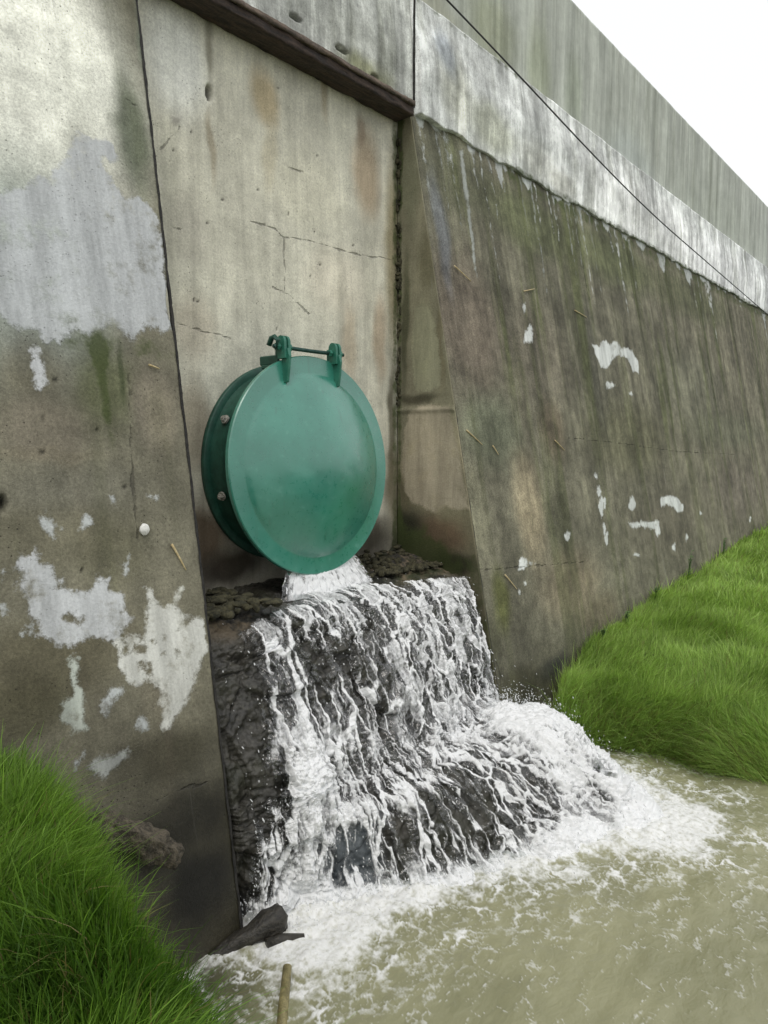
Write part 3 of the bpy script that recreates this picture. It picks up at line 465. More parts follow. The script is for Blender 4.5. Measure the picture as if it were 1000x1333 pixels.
reparent(wall_sheet('lime_band', M_band, wall, axis(-9, 1.195, -.6, 1.195, .012, 1.05), np.arange(2.292, 3.035, .011), lambda x, z: -.085+.03*sstep(2.6, 3.03, z), (172, 174, 168), T_band, [], .5, streak=1., pits=[(.15, 2.42, .05, .018), (.52, 2.40, .06, .018), (.82, 2.36, .04, .015), (-.1, 2.5, .05, .02)], seed=55, relief=.008, label='grey and white stained render above the dark beam'))
reparent(wall_sheet('parapet', M_par, wall, axis(-9, 34, .6, 5.5, .018, 1.03), np.arange(3.045, 4.12, .018), lambda x, z: .035+0*x, (168, 172, 164), [(a, b, c, d, tuple(q*1.17 for q in e), g) for a, b, c, d, e, g in T_parapet], [], .45, edgefx=lambda X, Z: (X, Z+sstep(3.9, 4.12, Z)*(.010*fbm(X*2.5, X*0, 5, 5)+.006*fbm(X*25, X*0, 3, 6))), streak=1., moss=lambda x, z: .5*np.exp(-((z-3.05)/.035)**2)*sstep(4.5, 2, x), seed=60, relief=.003, label='smooth grey green parapet with fine vertical run-off streaks'))
# joints
def strip(name, pts, w, seed, yoff, mat=M_tar, th=.012):
    """irregular narrow filler strip along a polyline on a face; pts (x,y,z)"""
    P = np.array(pts, float); s = np.concatenate([[0], np.cumsum(np.linalg.norm(np.diff(P, axis=0), axis=1))]); n = int(s[-1]/.012)+2
    t = np.linspace(0, s[-1], n); Q = np.stack([np.interp(t, s, P[:, i]) for i in range(3)], 1)
    Q[:, 0] += .005*fbm(t*9, t*0, 4, seed); ww = w*(.75+.8*fbm(t*13, t*0+2, 4, seed+1)+.6*np.clip(fbm(t*3, t*0+5, 3, seed+3), 0, 1)); ww = np.clip(ww, .0025, .05)
    a = Q.copy(); a[:, 0] -= ww; a[:, 1] -= yoff; b = Q.copy(); b[:, 0] += ww; b[:, 1] -= yoff*.7; c = b.copy(); c[:, 1] += th; d = a.copy(); d[:, 1] += th
    V = np.stack([a, b, c, d], 1).reshape(-1, 3); F = []
    for k in range(4):
        i = np.arange(n-1)*4; F.append(np.stack([i+k, i+4+k, i+4+(k+1) % 4, i+(k+1) % 4], 1))
    F += [np.array([[0, 1, 2, 3]]), np.array([[0, 1, 2, 3][::-1]])+(n-1)*4]
    o = npmesh(name, V, F, mat, wall, False); return reparent(o)
strip('joint_filler', [(XL(z)+.004, yb(z), z) for z in np.linspace(2.2, -2.0, 30)], .0072, 71, .0015)
strip('joint_filler', [(1.172, yb(z), z) for z in np.linspace(.35, -1.5, 30)], .0048, 75, .003)
strip('joint_filler', [(1.206, -.105, z) for z in np.linspace(3.0, 2.30, 12)], .004, 78, -.006)
# beam across the top of the recess
beam = tag(empty('lintel_beam', (.05, -.1, 2.24)), 'dark beam with a rusty upper edge spanning the top of the recess', 'beam')
def rough_box(x0, x1, y0, y1, z0, z1, dx, amp, seed):
    n = int((x1-x0)/dx); xs = np.linspace(x0, x1, n)
    ring = []
    for (a, b), (c, d) in (((y0, z0), (y1, z0)), ((y1, z0), (y1, z1)), ((y1, z1), (y0, z1)), ((y0, z1), (y0, z0))):
        k = max(2, int(max(abs(c-a), abs(d-b))/dx)); t = np.arange(k)/k; ring += [(a+(c-a)*q, b+(d-b)*q) for q in t]
    ring = np.array(ring); m = len(ring)
    X = xs[:, None]+0*ring[None, :, 0]; Y = ring[None, :, 0]+0*X; Z = ring[None, :, 1]+0*X
    Y = Y+amp*fbm(X*8+Y*20, Z*20+seed, 4, seed); Z = Z+amp*fbm(X*8+Y*17+3, Z*20+seed, 4, seed+4)
    V = np.stack([X, Y, Z], -1).reshape(-1, 3); i = np.arange(n-1)[:, None]*m; j = np.arange(m)[None, :]; j2 = (j+1) % m
    return V, [np.stack([(i+j).ravel(), (i+j2).ravel(), (i+m+j2).ravel(), (i+m+j).ravel()], 1), np.arange(m)[None, ::-1], (np.arange(m)+(n-1)*m)[None, :]]
def put(o, root):
    o.parent = root; o.location = -root.location if root.rotation_euler == Matrix.Identity(3).to_euler() else o.location
    return o
v, f = rough_box(-1.5, 1.13, -.150, -.002, 2.212, 2.268, .014, .010, 3); put(npmesh('soffit_board', v, f, M_beam, None, True), beam)
M_edge = simple('rusted_edge', (.06, .05, .042), (.19, .145, .11), .85, 12, bump=.8, dist=.01, scale=(.6, 3, 3))
v, f = rough_box(-1.5, 1.125, -.165, -.09, 2.266, 2.292, .014, .010, 9); put(npmesh('upper_edge', v, f, M_edge, None, True), beam)
# moss in the corner seam of the recess
def lumps(pts, seed, n=14):
    parts = []
    for k, (x, y, z, rx, ry, rz) in enumerate(pts):
        th = np.linspace(0, np.pi, n); ph = np.arange(2*n)*np.pi/n
        TH, PH = np.meshgrid(th, ph, indexing='ij')
        r = 1+.35*fbm(PH*1.3+k*7, TH*2+k, 4, seed)
        V = np.stack([x+rx*r*np.sin(TH)*np.cos(PH), y+ry*r*np.sin(TH)*np.sin(PH), z+rz*r*np.cos(TH)], -1).reshape(-1, 3)
        i = np.arange(n-1)[:, None]*2*n; j = np.arange(2*n)[None, :]; j2 = (j+1) % (2*n)
        parts.append((V, [np.stack([(i+j).ravel(), (i+2*n+j).ravel(), (i+2*n+j2).ravel(), (i+j2).ravel()], 1)]))
    return merge(parts)
r_ = random.Random(4); pts = []
for k in range(110):
    z = r_.uniform(.3, 2.1) if k % 3 else r_.uniform(1.0, 2.1); pts.append((1.15+r_.uniform(-.015, .012), r_.uniform(-.03, 0), z, r_.uniform(.004, .012), r_.uniform(.004, .012), r_.uniform(.006, .03)))
for z in (1.30, 1.235, 1.21): pts.append((1.145, -.015, z, .022, .02, .014))
v, f = lumps(pts, 5); tag(npmesh('seam_moss', v, f, M_moss, None), 'dark moss growing down the corner seam of the recess', 'moss', kind='stuff')
pts = []
for k in range(420):
    t = r_.random(); x = .30+.85*t; y = r_.uniform(-.30, -.0)-.15*t*r_.random(); z = -.69+max(0, (.10+y*.4))*r_.random()*1.2
    pts.append((x, y, z, r_.uniform(.008, .030), r_.uniform(.008, .03), r_.uniform(.006, .022)))
for k in range(110):
    x = r_.uniform(-.95, -.45); y = r_.uniform(-.55, -.1); pts.append((x, y, -.66+.02*r_.random(), r_.uniform(.01, .05), r_.uniform(.01, .04), r_.uniform(.006, .022)))
v, f = lumps(pts, 8, 10); tag(npmesh('ledge_moss', v, f, M_moss, None), 'dark moss and silt cushions on the dry ends of the stone ledge', 'moss', kind='stuff')
# ------------------------------------------------------------------ the round flap gate
GX, GY = .060, -.235
gate = tag(empty('flap_gate', (GX, 0, 0)), 'round green painted flap gate hung on the recessed panel above the waterfall', 'flap gate')
v, f = lathe([(.47, -.0), (.50, .01), (.515, 0), (.515, -.03), (.505, -.04), (.505, -.185), (.520, -.19), (.520, -.212), (.44, -.213), (.44, 0)])
npmesh('barrel', v, f, M_darkpaint, gate, True)
v, f = lathe([(.505, -.002), (.545, -.002), (.55, -.007), (.55, -.027), (.545, -.032), (.504, -.032)]); npmesh('wall_flange', v, f, M_darkpaint, gate, True)
for k in range(8):
    a = R(18+45*k)
    c = np.array([.512*math.cos(a), -.10, .512*math.sin(a)]); nrm = np.array([math.cos(a), 0, math.sin(a)])
    v1, f1 = tube([c, c+nrm*.010], .024, 14); v2, f2 = tube([c+nrm*.010, c+nrm*.024], .016, 6); v3, f3 = tube([c+nrm*.022, c+nrm*.030], .008, 10)
    v, f = merge([(v1, f1), (v2, f2), (v3, f3)]); npmesh('bolt', v, f, M_bolt, gate, False)
# flap: slightly ajar at the foot, dished front
flap_t = R(3.2)
def flapxf(V):
    V = np.array(V, float); z = V[:, 2]-.60; y = V[:, 1]
    return np.stack([V[:, 0], y*math.cos(flap_t)+z*math.sin(flap_t)+GY+.005, z*math.cos(flap_t)-y*math.sin(flap_t)+.60], 1)
prof = [(0.0001, .0), (.56, .0), (.583, -.001), (.588, -.006), (.588, -.026), (.583, -.031), (.500, -.032), (.492, -.034), (.484, -.040)]
Rr = .484; dome = .115
for i in range(1, 26):
    r = Rr*(1-i/25); prof.append((max(r, .0001), -.040-dome*(1-(r/Rr)**2)))
v, f = lathe(prof, 128)
wv = fbm(v[:, 0]*3, v[:, 2]*3, 3, 2)*.006; v[:, 1] += wv*(v[:, 1] < -.036)
v[:, 0] = v[:, 0]*1.03+.004; v[:, 2] = .595+(v[:, 2]-.60)*1.016
fl = npmesh('flap', flapxf(v), f, M_paint, gate, True)
mod = fl.modifiers.new('edge', 'EDGE_SPLIT'); mod.split_angle = R(40)
for hx in (-.205, .185):
    # rib on the flap, tapering down
    pr = [(-.030, .60), (-.075, .60), (-.085, .56), (-.075, .50), (-.060, .43), (-.050, .425), (-.030, .43)]
    V = np.array([(hx+s*.008, y, z) for s in (-1, 1) for y, z in pr]); n = len(pr)
    F = [np.arange(n)[None, ::-1], (np.arange(n)+n)[None, :]]+[np.array([[i, (i+1) % n, n+(i+1) % n, n+i]]) for i in range(n)]
    npmesh('rib', flapxf(V), F, M_hinge, gate, False)
    # eye lug standing above the rim
    parts = []
    for s in (-.015, .015):
        out_ = [(-.070, .55), (-.014, .55)]+[(-.042+.028*math.cos(a), .635+.034*math.sin(a)) for a in np.linspace(0, math.pi, 9)]
        V = np.array([(hx+s+q*.008, y, z) for q in (-1, 1) for y, z in out_]); n = len(out_)
        F = [np.arange(n)[None, ::-1], (np.arange(n)+n)[None, :]]+[np.array([[i, (i+1) % n, n+(i+1) % n, n+i]]) for i in range(n)]
        parts.append((flapxf(V), F))
    v, f = merge(parts); npmesh('hinge_lug', v, f, M_hinge, gate, False)
    # bracket on the barrel reaching forward to the pin
    parts = [bevbox(hx, -.16, .550, .024, .14, .050, .006), bevbox(hx, -.235, .595, .024, .05, .060, .008), bevbox(hx, -.17, .515, .055, .10, .022, .005)]
    v, f = merge(parts); npmesh('hinge_bracket', v, f, M_darkpaint, gate, False)
    v1, f1 = tube([(hx-.052, -.268, .612), (hx-.034, -.268, .612)], .020, 6); v2, f2 = tube([(hx+.034, -.268, .612), (hx+.048, -.268, .612)], .020, 6)
    npmesh('pin_nut', v1, f1, M_hinge, gate, False); npmesh('pin_nut', v2, f2, M_hinge, gate, False)
v, f = tube([(-.275, -.268, .612), (0, -.268, .610), (.255, -.268, .612)], .0105, 12); npmesh('hinge_pin', v, f, M_steel, gate, True)
v, f = tube([(-.262, -.22, .62), (-.262, -.24, .655), (-.262, -.262, .66), (-.262, -.29, .64), (-.262, -.27, .60)], .014, 8); npmesh('hinge_bracket', v, f, M_darkpaint, gate, True)
# ------------------------------------------------------------------ stone apron
def apron(u, t):
    """Smooth stone apron surface: u 0..1 across (left to right), t 0..8 down the profile. Returns (...,3) metres."""
    u = np.asarray(u, float); t = np.asarray(t, float); u, t = np.broadcast_arrays(u, t)
    XT = -.95 + 2.10*u
    ku = [0,.05,.18,.3,.4,.5,.65,.8,.9,1]
    BX = np.interp(u, ku, [-.97,-.87,-.58,-.31,-.08,.14,.55,1.0,1.38,1.60])
    BY = np.interp(u, ku, [-.78,-.83,-1.00,-1.18,-1.33,-1.43,-1.6,-1.74,-1.42,-1.06])
    g = np.clip(1-((u-.5)/.5)**2, 0, 1)
    MZ = -1.44-.10*u; MY = -.80-.10*g-.03*u
    one = np.ones_like(u)
    ks = [(XT,.02*one,-.68*one),(XT,-.30*one,-.71*one),(XT,-.54*one,-.765*one),(XT,-.635-.03*g,-.90*one),
          (XT,-.725-.06*g,-1.17*one),(XT,MY,MZ),
          (XT*.5+BX*.5, MY*.5+BY*.5-.04, MZ*.5-.95+.07+.02*g),(BX,BY,-1.88*one),(BX+(BX-XT)*.35,BY*1.35-(-.30),-2.12*one)]
    C = np.stack([np.stack(k,-1) for k in ks],-2)          # (...,9,3)
    C = np.concatenate([2*C[...,:1,:]-C[...,1:2,:],C,2*C[...,-1:,:]-C[...,-2:-1,:]],-2)
    i = np.clip(np.floor(t).astype(int),0,7); f = (t-i)[...,None]
    def pick(k): return np.take_along_axis(C,(i+k)[...,None,None].repeat(3,-1),-2)[...,0,:]
    a,b,c,d = pick(0),pick(1),pick(2),pick(3)
    return .5*((2*b)+(c-a)*f+(2*a-5*b+4*c-d)*f*f+(3*b-a-3*c+d)*f**3)

def apron_frame(u, t):
    P = apron(u, t); du = np.gradient(P, axis=0); dt = np.gradient(P, axis=1)
    N = np.cross(du, dt); N /= np.linalg.norm(N, axis=-1)[..., None]+1e-9
    s = np.sign(np.median(-N[..., 1]+N[..., 2]))
    arc = np.cumsum(np.linalg.norm(dt, axis=-1), axis=1); wid = np.cumsum(np.linalg.norm(du, axis=-1), axis=0)
    return P, N*s, arc-arc[:, :1], wid-wid[:1]
def rock_relief(u, t):
    a = u*2.2; b = t*.34
    f1, f2, idc = voro(a*4.2+.4*fbm(a*2, b*2, 3, 3), b*3.4+.4*fbm(a*2+5, b*2, 3, 4), 11)
    blk = sstep(0, .09, f2-f1)*.012+(idc-.5)*.055
    rg = np.abs(fbm(a*6, b*5, 5, 23, .6))
    return blk+.040*fbm(a*6, b*6, 7, 21, .66)-.07*rg+.04*fbm(a*1.5, b*1.5, 3, 22)
nu, nt_ = 330, 380
U, T = np.meshgrid(np.linspace(-.0, 1, nu), np.linspace(0, 8, nt_), indexing='ij')
P, N, arc, wid = apron_frame(U, T)
edge_k = sstep(0, .05, U)*sstep(1, .97, U)
D = rock_relief(U, T)*np.where(T < 2, .55, 1)
P2 = P+N*D[..., None]
P2[..., 2] += .05*sstep(.22, .05, U)*sstep(3, 1.6, T)+.06*sstep(.75, 1, U)*sstep(1.3, .3, T)
dry = np.clip(sstep(2.4, 1.7, T)*np.clip(sstep(.26, .14, U)+sstep(.55, .85, U)*sstep(2.1, 1.2, T), 0, 1), 0, 1)
slab = sstep(.035, .0, np.maximum(np.abs(U-.215+.01*(T-6.6))-.045, (np.abs(T-6.62)-.42)*.1)+.006*fbm(U*20, T*3, 3, 5))*.85
V = P2.reshape(-1, 3); n = len(V); idx = np.arange(n).reshape(nu, nt_)
loop = np.concatenate([idx[:, 0], idx[-1, 1:], idx[-2::-1, -1], idx[0, -2:0:-1]])
Vb = V[loop].copy(); Vb[:, 1] = np.minimum(Vb[:, 1]+.5, .3)+.0; Vb[:, 2] -= .12
m_ = len(loop); bi = n+np.arange(m_)
apr = npmesh('stone_apron', np.concatenate([V, Vb]), [gridfaces(nu, nt_, flip=True), np.stack([loop, np.roll(loop, -1), np.roll(bi, -1), bi], 1)], M_rock, None, True,
    dict(dry=np.concatenate([dry.ravel(), dry.ravel()[loop]]), slab=np.concatenate([slab.ravel(), slab.ravel()[loop]])))
tag(apr, 'rough dark stone apron sloping from the gate ledge down into the stream', 'stone apron')
# ------------------------------------------------------------------ the waterfall
nu, nt_ = 760, 860
U, T = np.meshgrid(np.linspace(.02, 1, nu), np.linspace(.6, 7.9, nt_), indexing='ij')
P, N, arc, wid = apron_frame(U, T)
a = U*2.15; b = arc
# where it is thick and white (u, t, ru, rt, strength)
BL = [(.16,4.7,.075,.95,1.0),(.13,6.2,.06,.9,.5),(.86,5.5,.09,.5,1.0),(.94,6.1,.06,.9,.9),(.76,6.3,.10,.8,.45),(.80,7.2,.14,.4,.8),(.62,7.2,.10,.5,.7),(.5,2.6,.2,.8,.25),(.6,3.6,.16,.8,.35),(.8,3.0,.15,.7,.15),
      (.35,4.5,.12,.5,.35),(.60,4.9,.12,.5,.4),(.1,7.1,.10,.4,.8),(.25,7.3,.15,.4,.7),(.42,7.4,.12,.35,.8),(.46,6.15,.06,.55,-.62),(.38,6.5,.05,.5,-.2),(.56,6.7,.05,.4,-.25),(.215,6.6,.05,.45,-.75),(.31,6.2,.025,.7,-.6),(.40,3.1,.05,.7,-.6),(.33,3.3,.04,.5,-.35),(.25,3.2,.04,.7,-.35),(.72,6.9,.05,.35,-.5),(.66,5.9,.05,.4,-.3),(.07,4.0,.05,1.8,-.9),(.45,4.3,.06,.4,-.35),(.36,1.5,.25,.6,.15)]
Dn = np.full(U.shape, .36)
wu = U+.018*fbm(a*5, b*5, 4, 31); wt = T+.25*fbm(a*4+7, b*4, 4, 32)
for u0, t0, ru, rt, s in BL: Dn += s*np.exp(-((wu-u0)/ru)**2-((wt-t0)/rt)**2)
Dn += .25*fbm(a*3, b*1.5, 4, 33)+.22*fbm(a*11, b*3.5, 4, 34)
Dn = np.clip(Dn, -.3, 1.2)
# strands: warped cells drawn out down the flow; long above, tighter below
wa = a+.045*fbm(a*7, b*3, 4, 41)+.014*fbm(a*28, b*12, 3, 42); wb = b+.06*fbm(a*7+3, b*4, 4, 43)
low = sstep(3.6, 5.2, T)
up = 1-low; fq = 4.2+4.5*low
Dn = Dn-.05
fine = fbm(wa*44, wb*4.0, 5, 54, .6)*up+fbm(wa*46, wb*9, 5, 54, .6)*low; mids = fbm(wa*13, wb*1.6, 4, 53)*up+fbm(wa*15, wb*3.2, 4, 53)*low
Dn = Dn+.16*sstep(.5, .7, U)*sstep(4.6, 4.2, T)-.34*np.exp(-((U-.30)/.13)**2-((T-3.35)/.75)**2)-.15*np.exp(-((U-.45)/.1)**2-((T-3.7)/.6)**2); hf = fbm(a*60, b*34, 4, 50, .65)
cover = Dn+.55*mids+.30*fine
soft = fbm(wa*30, wb*1.6, 4, 63, .5)
veil = (sstep(-.12, .6, cover)*.42+.45*sstep(.1, .7, cover)*np.clip(fine*2.4, 0, 1))*low+up*(.40*sstep(-.25, .25, Dn+.3*mids)+.28*soft+.18*np.clip(Dn, 0, .6))
sL = sstep(.60, .40, U)
f1, f2, idc = voro(wa*11.0, wb*(4.6), 51); g1, g2, gid = voro(wa*12.5, wb*2.2, 66); f1 = f1*(1-sL)+g1*sL; f2 = f2*(1-sL)+g2*sL; idc = np.where(sL > .5, gid, idc); e1 = f2-f1
hole1 = sstep(.08, .15, e1)*sstep(.02, -.02, idc-(.82-.6*np.clip(Dn, 0, 1)))
rope1 = sstep(.17, .05, e1)*sstep(-.3, .1, cover)
f1, f2, idc = voro(wa*25, wb*9, 52); e2 = f2-f1
hole2 = sstep(.14, .36, e2)*sstep(.02, -.02, idc-(.55-.42*np.clip(Dn, 0, 1)))
rope2 = sstep(.26, .06, e2)*sstep(.0, .35, cover)
runs = sstep(.085, .01, np.abs(fbm(wa*10, wb*1.5, 4, 57, .55)))*sstep(-.5, .0, Dn+.3*fine)
f_ = veil*(1-.93*hole1)*(1-.75*hole2)
f_ = np.maximum.reduce([f_, rope1*(.74+.8*mids+.35*fine), rope2*((.34+.8*fine)*low+(.30+.4*mids)*up), runs*(.66+.8*fine)*(.6+.4*low)])
f_ = f_*sstep(-.62, -.1, Dn+.25*mids)
thick = sstep(.42+.22*up, 1.0+.2*up, Dn+.62*fbm(wa*20, wb*5, 5, 55)+.25*hf)
f_ = np.clip(np.maximum(f_, thick*(.86+.5*hf))+.22*hf*f_, 0, 1)
# dry rims
X_ = P[..., 0]
hw = .17+.95*sstep(1.0, 2.45, T)**1.4; xc = .10+.05*(T-1); onledge = sstep(.10, -.02, np.abs(X_-xc)-hw+.05*fbm(a*9, b*9, 3, 57))
rim = sstep(.115, .15, U+.04*fbm(b*7, a*7, 4, 58)+.035*sstep(3.0, 4.2, T)+.06*sstep(4.2, 5.6, T)+.015*sstep(2.5, 1.5, T))
f_ = f_*np.where(T < 2.9, onledge, 1)*rim*sstep(1.004, .985, U+.012*fbm(b*9, a*5, 3, 59)-.01*sstep(4.8, 5.3, T))
lift = .006+.010*f_+.030*thick*low+.02*np.clip(Dn, 0, 1)+.004*hf*f_
lift += f_*(.10+.90*low)*(.040*fbm(a*11, b*7, 5, 60, .55)+.012*np.abs(fbm(a*24, b*10, 3, 62)))+.10*np.exp(-((U-.86)/.13)**2-((T-5.9)/.9)**2)*.6+.05*np.exp(-((U-.16)/.06)**2-((T-5.0)/.9)**2)
RL = rock_relief(U, T)
P3 = P+N*(RL*.72*np.where(T < 2, .55, 1)+.008+lift)[..., None]
P3[..., 2] = np.maximum(P3[..., 2], WATER-.03)
V = P3.reshape(-1, 3); G = gridfaces(nu, nt_, flip=True)
keep = (f_.ravel()[G].max(1) > .02)
npmesh('waterfall', V, [G[keep]], M_water, None, True, dict(foam=f_.ravel()))
tag(bpy.data.objects['waterfall'], 'white foaming water', 'waterfall', kind='structure')
# jet leaving the foot of the flap and striking the ledge
n1, n2 = 150, 70
A_, S_ = np.meshgrid(np.linspace(0, 1, n1), np.linspace(0, 1, n2), indexing='ij')
X = .10+(A_-.5)*(.34+.42*S_)+.02; Yj = -.235-.10*S_-.05*np.cos((A_-.5)*3)*S_; Z = -.50-.215*S_**1.5+.05*(2*(A_-.5))**2*(1-S_)
X = X+.010*fbm(A_*20, S_*4, 3, 5); Yj = Yj+.014*fbm(A_*26, S_*7, 4, 6)
fj = np.clip(.55+.9*fbm(A_*30, S_*5, 4, 8)+.25*S_, 0, 1)*sstep(0, .12, A_)*sstep(1, .88, A_)
npmesh('waterfall', np.stack([X, Yj, Z], -1).reshape(-1, 3), [gridfaces(n1, n2)], M_water, None, True, dict(foam=fj.ravel()))
tag(bpy.data.objects['waterfall.001'], None, 'waterfall', kind='structure'); bpy.data.objects['waterfall.001'].name = 'outlet_jet'
# ------------------------------------------------------------------ the stream
xs = axis(-60, 60, -1.7, 2.3, .0075, 1.09); ys = axis(-60, -.4, -3.0, -.6, .0075, 1.09)
X, Y = np.meshgrid(xs, ys, indexing='ij')
cpx = [-.97,-.87,-.58,-.31,-.08,.14,.55,1.0,1.38,1.60]; cpy = [-.78,-.83,-1.00,-1.18,-1.33,-1.43,-1.6,-1.74,-1.42,-1.06]
d = np.full(X.shape, 99.); tt = np.zeros(X.shape)
for i in range(len(cpx)-1):
    ax_, ay_ = cpx[i], cpy[i]; bx, by_ = cpx[i+1], cpy[i+1]; L2 = (bx-ax_)**2+(by_-ay_)**2
    k = np.clip(((X-ax_)*(bx-ax_)+(Y-ay_)*(by_-ay_))/L2, 0, 1); dd = np.hypot(X-ax_-k*(bx-ax_), Y-ay_-k*(by_-ay_))
    tt = np.where(dd < d, (i+k)/9., tt); d = np.minimum(d, dd)
wx = X+.12*fbm(X*4, Y*4, 5, 81, .6)+.03*fbm(X*16, Y*16, 3, 82); wy = Y+.12*fbm(X*4+9, Y*4, 5, 83, .6)+.03*fbm(X*16+9, Y*16, 3, 84)
reach = np.interp(tt, [0, .1, .3, .5, .7, .8, .9, 1], [.20, .32, .28, .19, .24, .42, .24, .10])
de = d/reach
Df = np.exp(-(de/.8)**1.3)*.95+.50*np.exp(-de/3.0)+.42*fbm(X*4.5, Y*4.5, 5, 85)*np.exp(-de/4)
Df += .65*np.exp(-((X-.95)/.34)**2-((Y+2.02)/.20)**2)+.45*np.exp(-((X+.85)/.32)**2-((Y+1.25)/.24)**2)+.5*np.exp(-((X+.80)/.25)**2-((Y+1.08)/.16)**2)
f1, f2, _ = voro(wx*7.5, wy*11, 86); n1_ = sstep(.26, .02, f2-f1)
f1, f2, _ = voro(wx*25, wy*28, 87); n2_ = sstep(.26, .04, f2-f1)
lace = np.maximum(n1_*.8, n2_*.55)*sstep(.03, .50, Df)*np.clip(.85+1.7*fbm(X*7, Y*7, 5, 88, .6), 0, 1.25)
fil = sstep(.055, .0, np.abs(fbm(wx*4.2, wy*7.5, 5, 89)))*.55*sstep(-.02, .12, Df+.16*fbm(X*2, Y*2, 3, 90))
ff = np.clip(np.maximum.reduce([lace, sstep(.40, 1.05, Df+.55*fbm(X*13, Y*13, 6, 91, .62))*(.85+.5*fbm(X*40, Y*40, 3, 95)), fil]), 0, 1)
far = sstep(6, 2.5, np.hypot(X, Y+1.6)); ff *= far
calm = 1-np.exp(-de/3)
Z = WATER+far*((.003+.022*np.exp(-de/1.4))*fbm(X*7, Y*7, 4, 92, .5)+.014*fbm(X*2.2-.4*Y, Y*4.5, 3, 93)+ff*.005+.035*np.exp(-(de/.9)**2)*np.clip(fbm(X*9, Y*9, 5, 94)+.4, 0, 2))
clear = np.clip(np.maximum(.85*sstep(.22, .05, np.abs(Y+.98+.12*(X-1.7)))*sstep(1.55, 1.75, X)*0+.8*np.exp(-((X+1.25)/.16)**2-((Y+1.0)/.25)**2), .55*sstep(1.45, 1.8, X)*sstep(-1.7, -1.2, Y)), 0, 1)
pool = npmesh('stream_water', np.stack([X, Y, Z], -1).reshape(-1, 3), [gridfaces(len(xs), len(ys))], M_pool, None, True, dict(foam=ff.ravel(), clear=clear.ravel()))
tag(pool, 'murky olive stream with drifting foam', 'water', kind='structure')
# ------------------------------------------------------------------ spray
def scatter_drops(C, rad, stretch, dirs):
    base = np.array([(1,0,0),(-1,0,0),(0,1,0),(0,-1,0),(0,0,1),(0,0,-1)], float)
    fo = np.array([(0,2,4),(2,1,4),(1,3,4),(3,0,4),(2,0,5),(1,2,5),(3,1,5),(0,3,5)])
    # one subdivision, pushed to the sphere
    vs = list(map(tuple, base)); fs = []; cache = {}
    def midp(i, j):
        k = (min(i, j), max(i, j))
        if k not in cache:
            q = (np.array(vs[i])+np.array(vs[j]))/2; vs.append(tuple(q/np.linalg.norm(q))); cache[k] = len(vs)-1
        return cache[k]
    for p, q, r in fo: x, y, z = midp(p, q), midp(q, r), midp(r, p); fs += [(p, x, z), (q, y, x), (r, z, y), (x, y, z)]
    vs = np.array(vs); fs = np.array(fs); n = len(C)
    al = (vs@dirs.T).T                                      # n x nv
    V = C[:, None]+rad[:, None, None]*(vs[None]+(stretch[:, None]-1)[:, :, None]*al[:, :, None]*dirs[:, None, :])
    F = (fs[None]+(np.arange(n)*len(vs))[:, None, None]).reshape(-1, 3)
    return V.reshape(-1, 3), [F]
Cs = []
def along_apron(n, u0, su, t0, st, h, hz=.0):
    u = np.clip(rng.normal(u0, su, n), .03, 1); t = np.clip(rng.normal(t0, st, n), .8, 7.9)
    P0 = apron(u, t); P1 = apron(u, t+.02); P2_ = apron(np.clip(u+.01, 0, 1.01), t)
    Nn = np.cross(P2_-P0, P1-P0); Nn /= np.linalg.norm(Nn, axis=1)[:, None]+1e-9; Nn *= np.sign(-Nn[:, 1:2]+Nn[:, 2:3])
    return P0+Nn*(.03+rng.exponential(h, n))[:, None]+np.array([0, 0, 1])*rng.exponential(hz+1e-4, n)[:, None]
Cs += [along_apron(1100, .93, .05, 5.6, .5, .035, .03), along_apron(900, .85, .09, 6.3, .6, .03, .03), along_apron(350, .17, .04, 5.0, .8, .012, .0), along_apron(600, .5, .3, 6.6, .8, .02, .01),
       along_apron(500, .5, .28, 4.5, 1.2, .008), along_apron(40, .085, .02, 4.6, 1.4, .01), along_apron(300, .5, .2, 2.4, .5, .012)]
k = rng.integers(0, 9, 1500); q = rng.random(1500); cx = np.interp(k+q, range(10), cpx); cy = np.interp(k+q, range(10), cpy)
dn = rng.exponential(.10, 1500); Cs.append(np.stack([cx+dn*.35+rng.normal(0, .03, 1500), cy-dn, WATER+rng.exponential(.03, 1500)+.01], 1))
Cs = np.concatenate(Cs); n = len(Cs)
dirs = rng.normal(0, .35, (n, 3))+np.array([.2, -.35, -.8]); dirs /= np.linalg.norm(dirs, axis=1)[:, None]
v, f = scatter_drops(Cs, rng.uniform(.0008, .0026, n)*rng.choice([.7, 1, 1.5], n), rng.uniform(1, 3.5, n), dirs)
tag(npmesh('water_spray', v, f, M_drop, None), 'fine white spray drops thrown up around the waterfall', 'spray', kind='stuff')
# ------------------------------------------------------------------ banks, ground and grass
gm = npmesh('ground', np.array([(-900, -900, -2.35), (900, -900, -2.35), (900, 900, -2.35), (-900, 900, -2.35)], float), [np.array([[0, 1, 2, 3]])], M_ground)
tag(gm, kind='structure')
def zR(x, y):
    e = 1.74+.16*np.tanh((-1.2-y)*.9)+.06*fbm(y*2.2, y*0, 3, 101)+.35*sstep(-2.4, -6, y)
    s = x-e; z = WATER-.16+.40*sstep(-.06, .30, s)+.19*sstep(.15, 1.0, s)+.13*sstep(.8, 3, s)+.22*sstep(2.5, 7.5, s)+.02*np.maximum(s-7, 0)
    return z+.055*fbm(x*2.2, y*2.2, 4, 102)*sstep(0, .6, s), s
xs = axis(1.5, 60, 1.5, 4, .04, 1.06); ys = axis(-60, -.4, -3.5, -.4, .04, 1.06)
X, Y = np.meshgrid(xs, ys, indexing='ij'); Z, _ = zR(X, Y); Z += .01*fbm(X*9, Y*9, 3, 103)
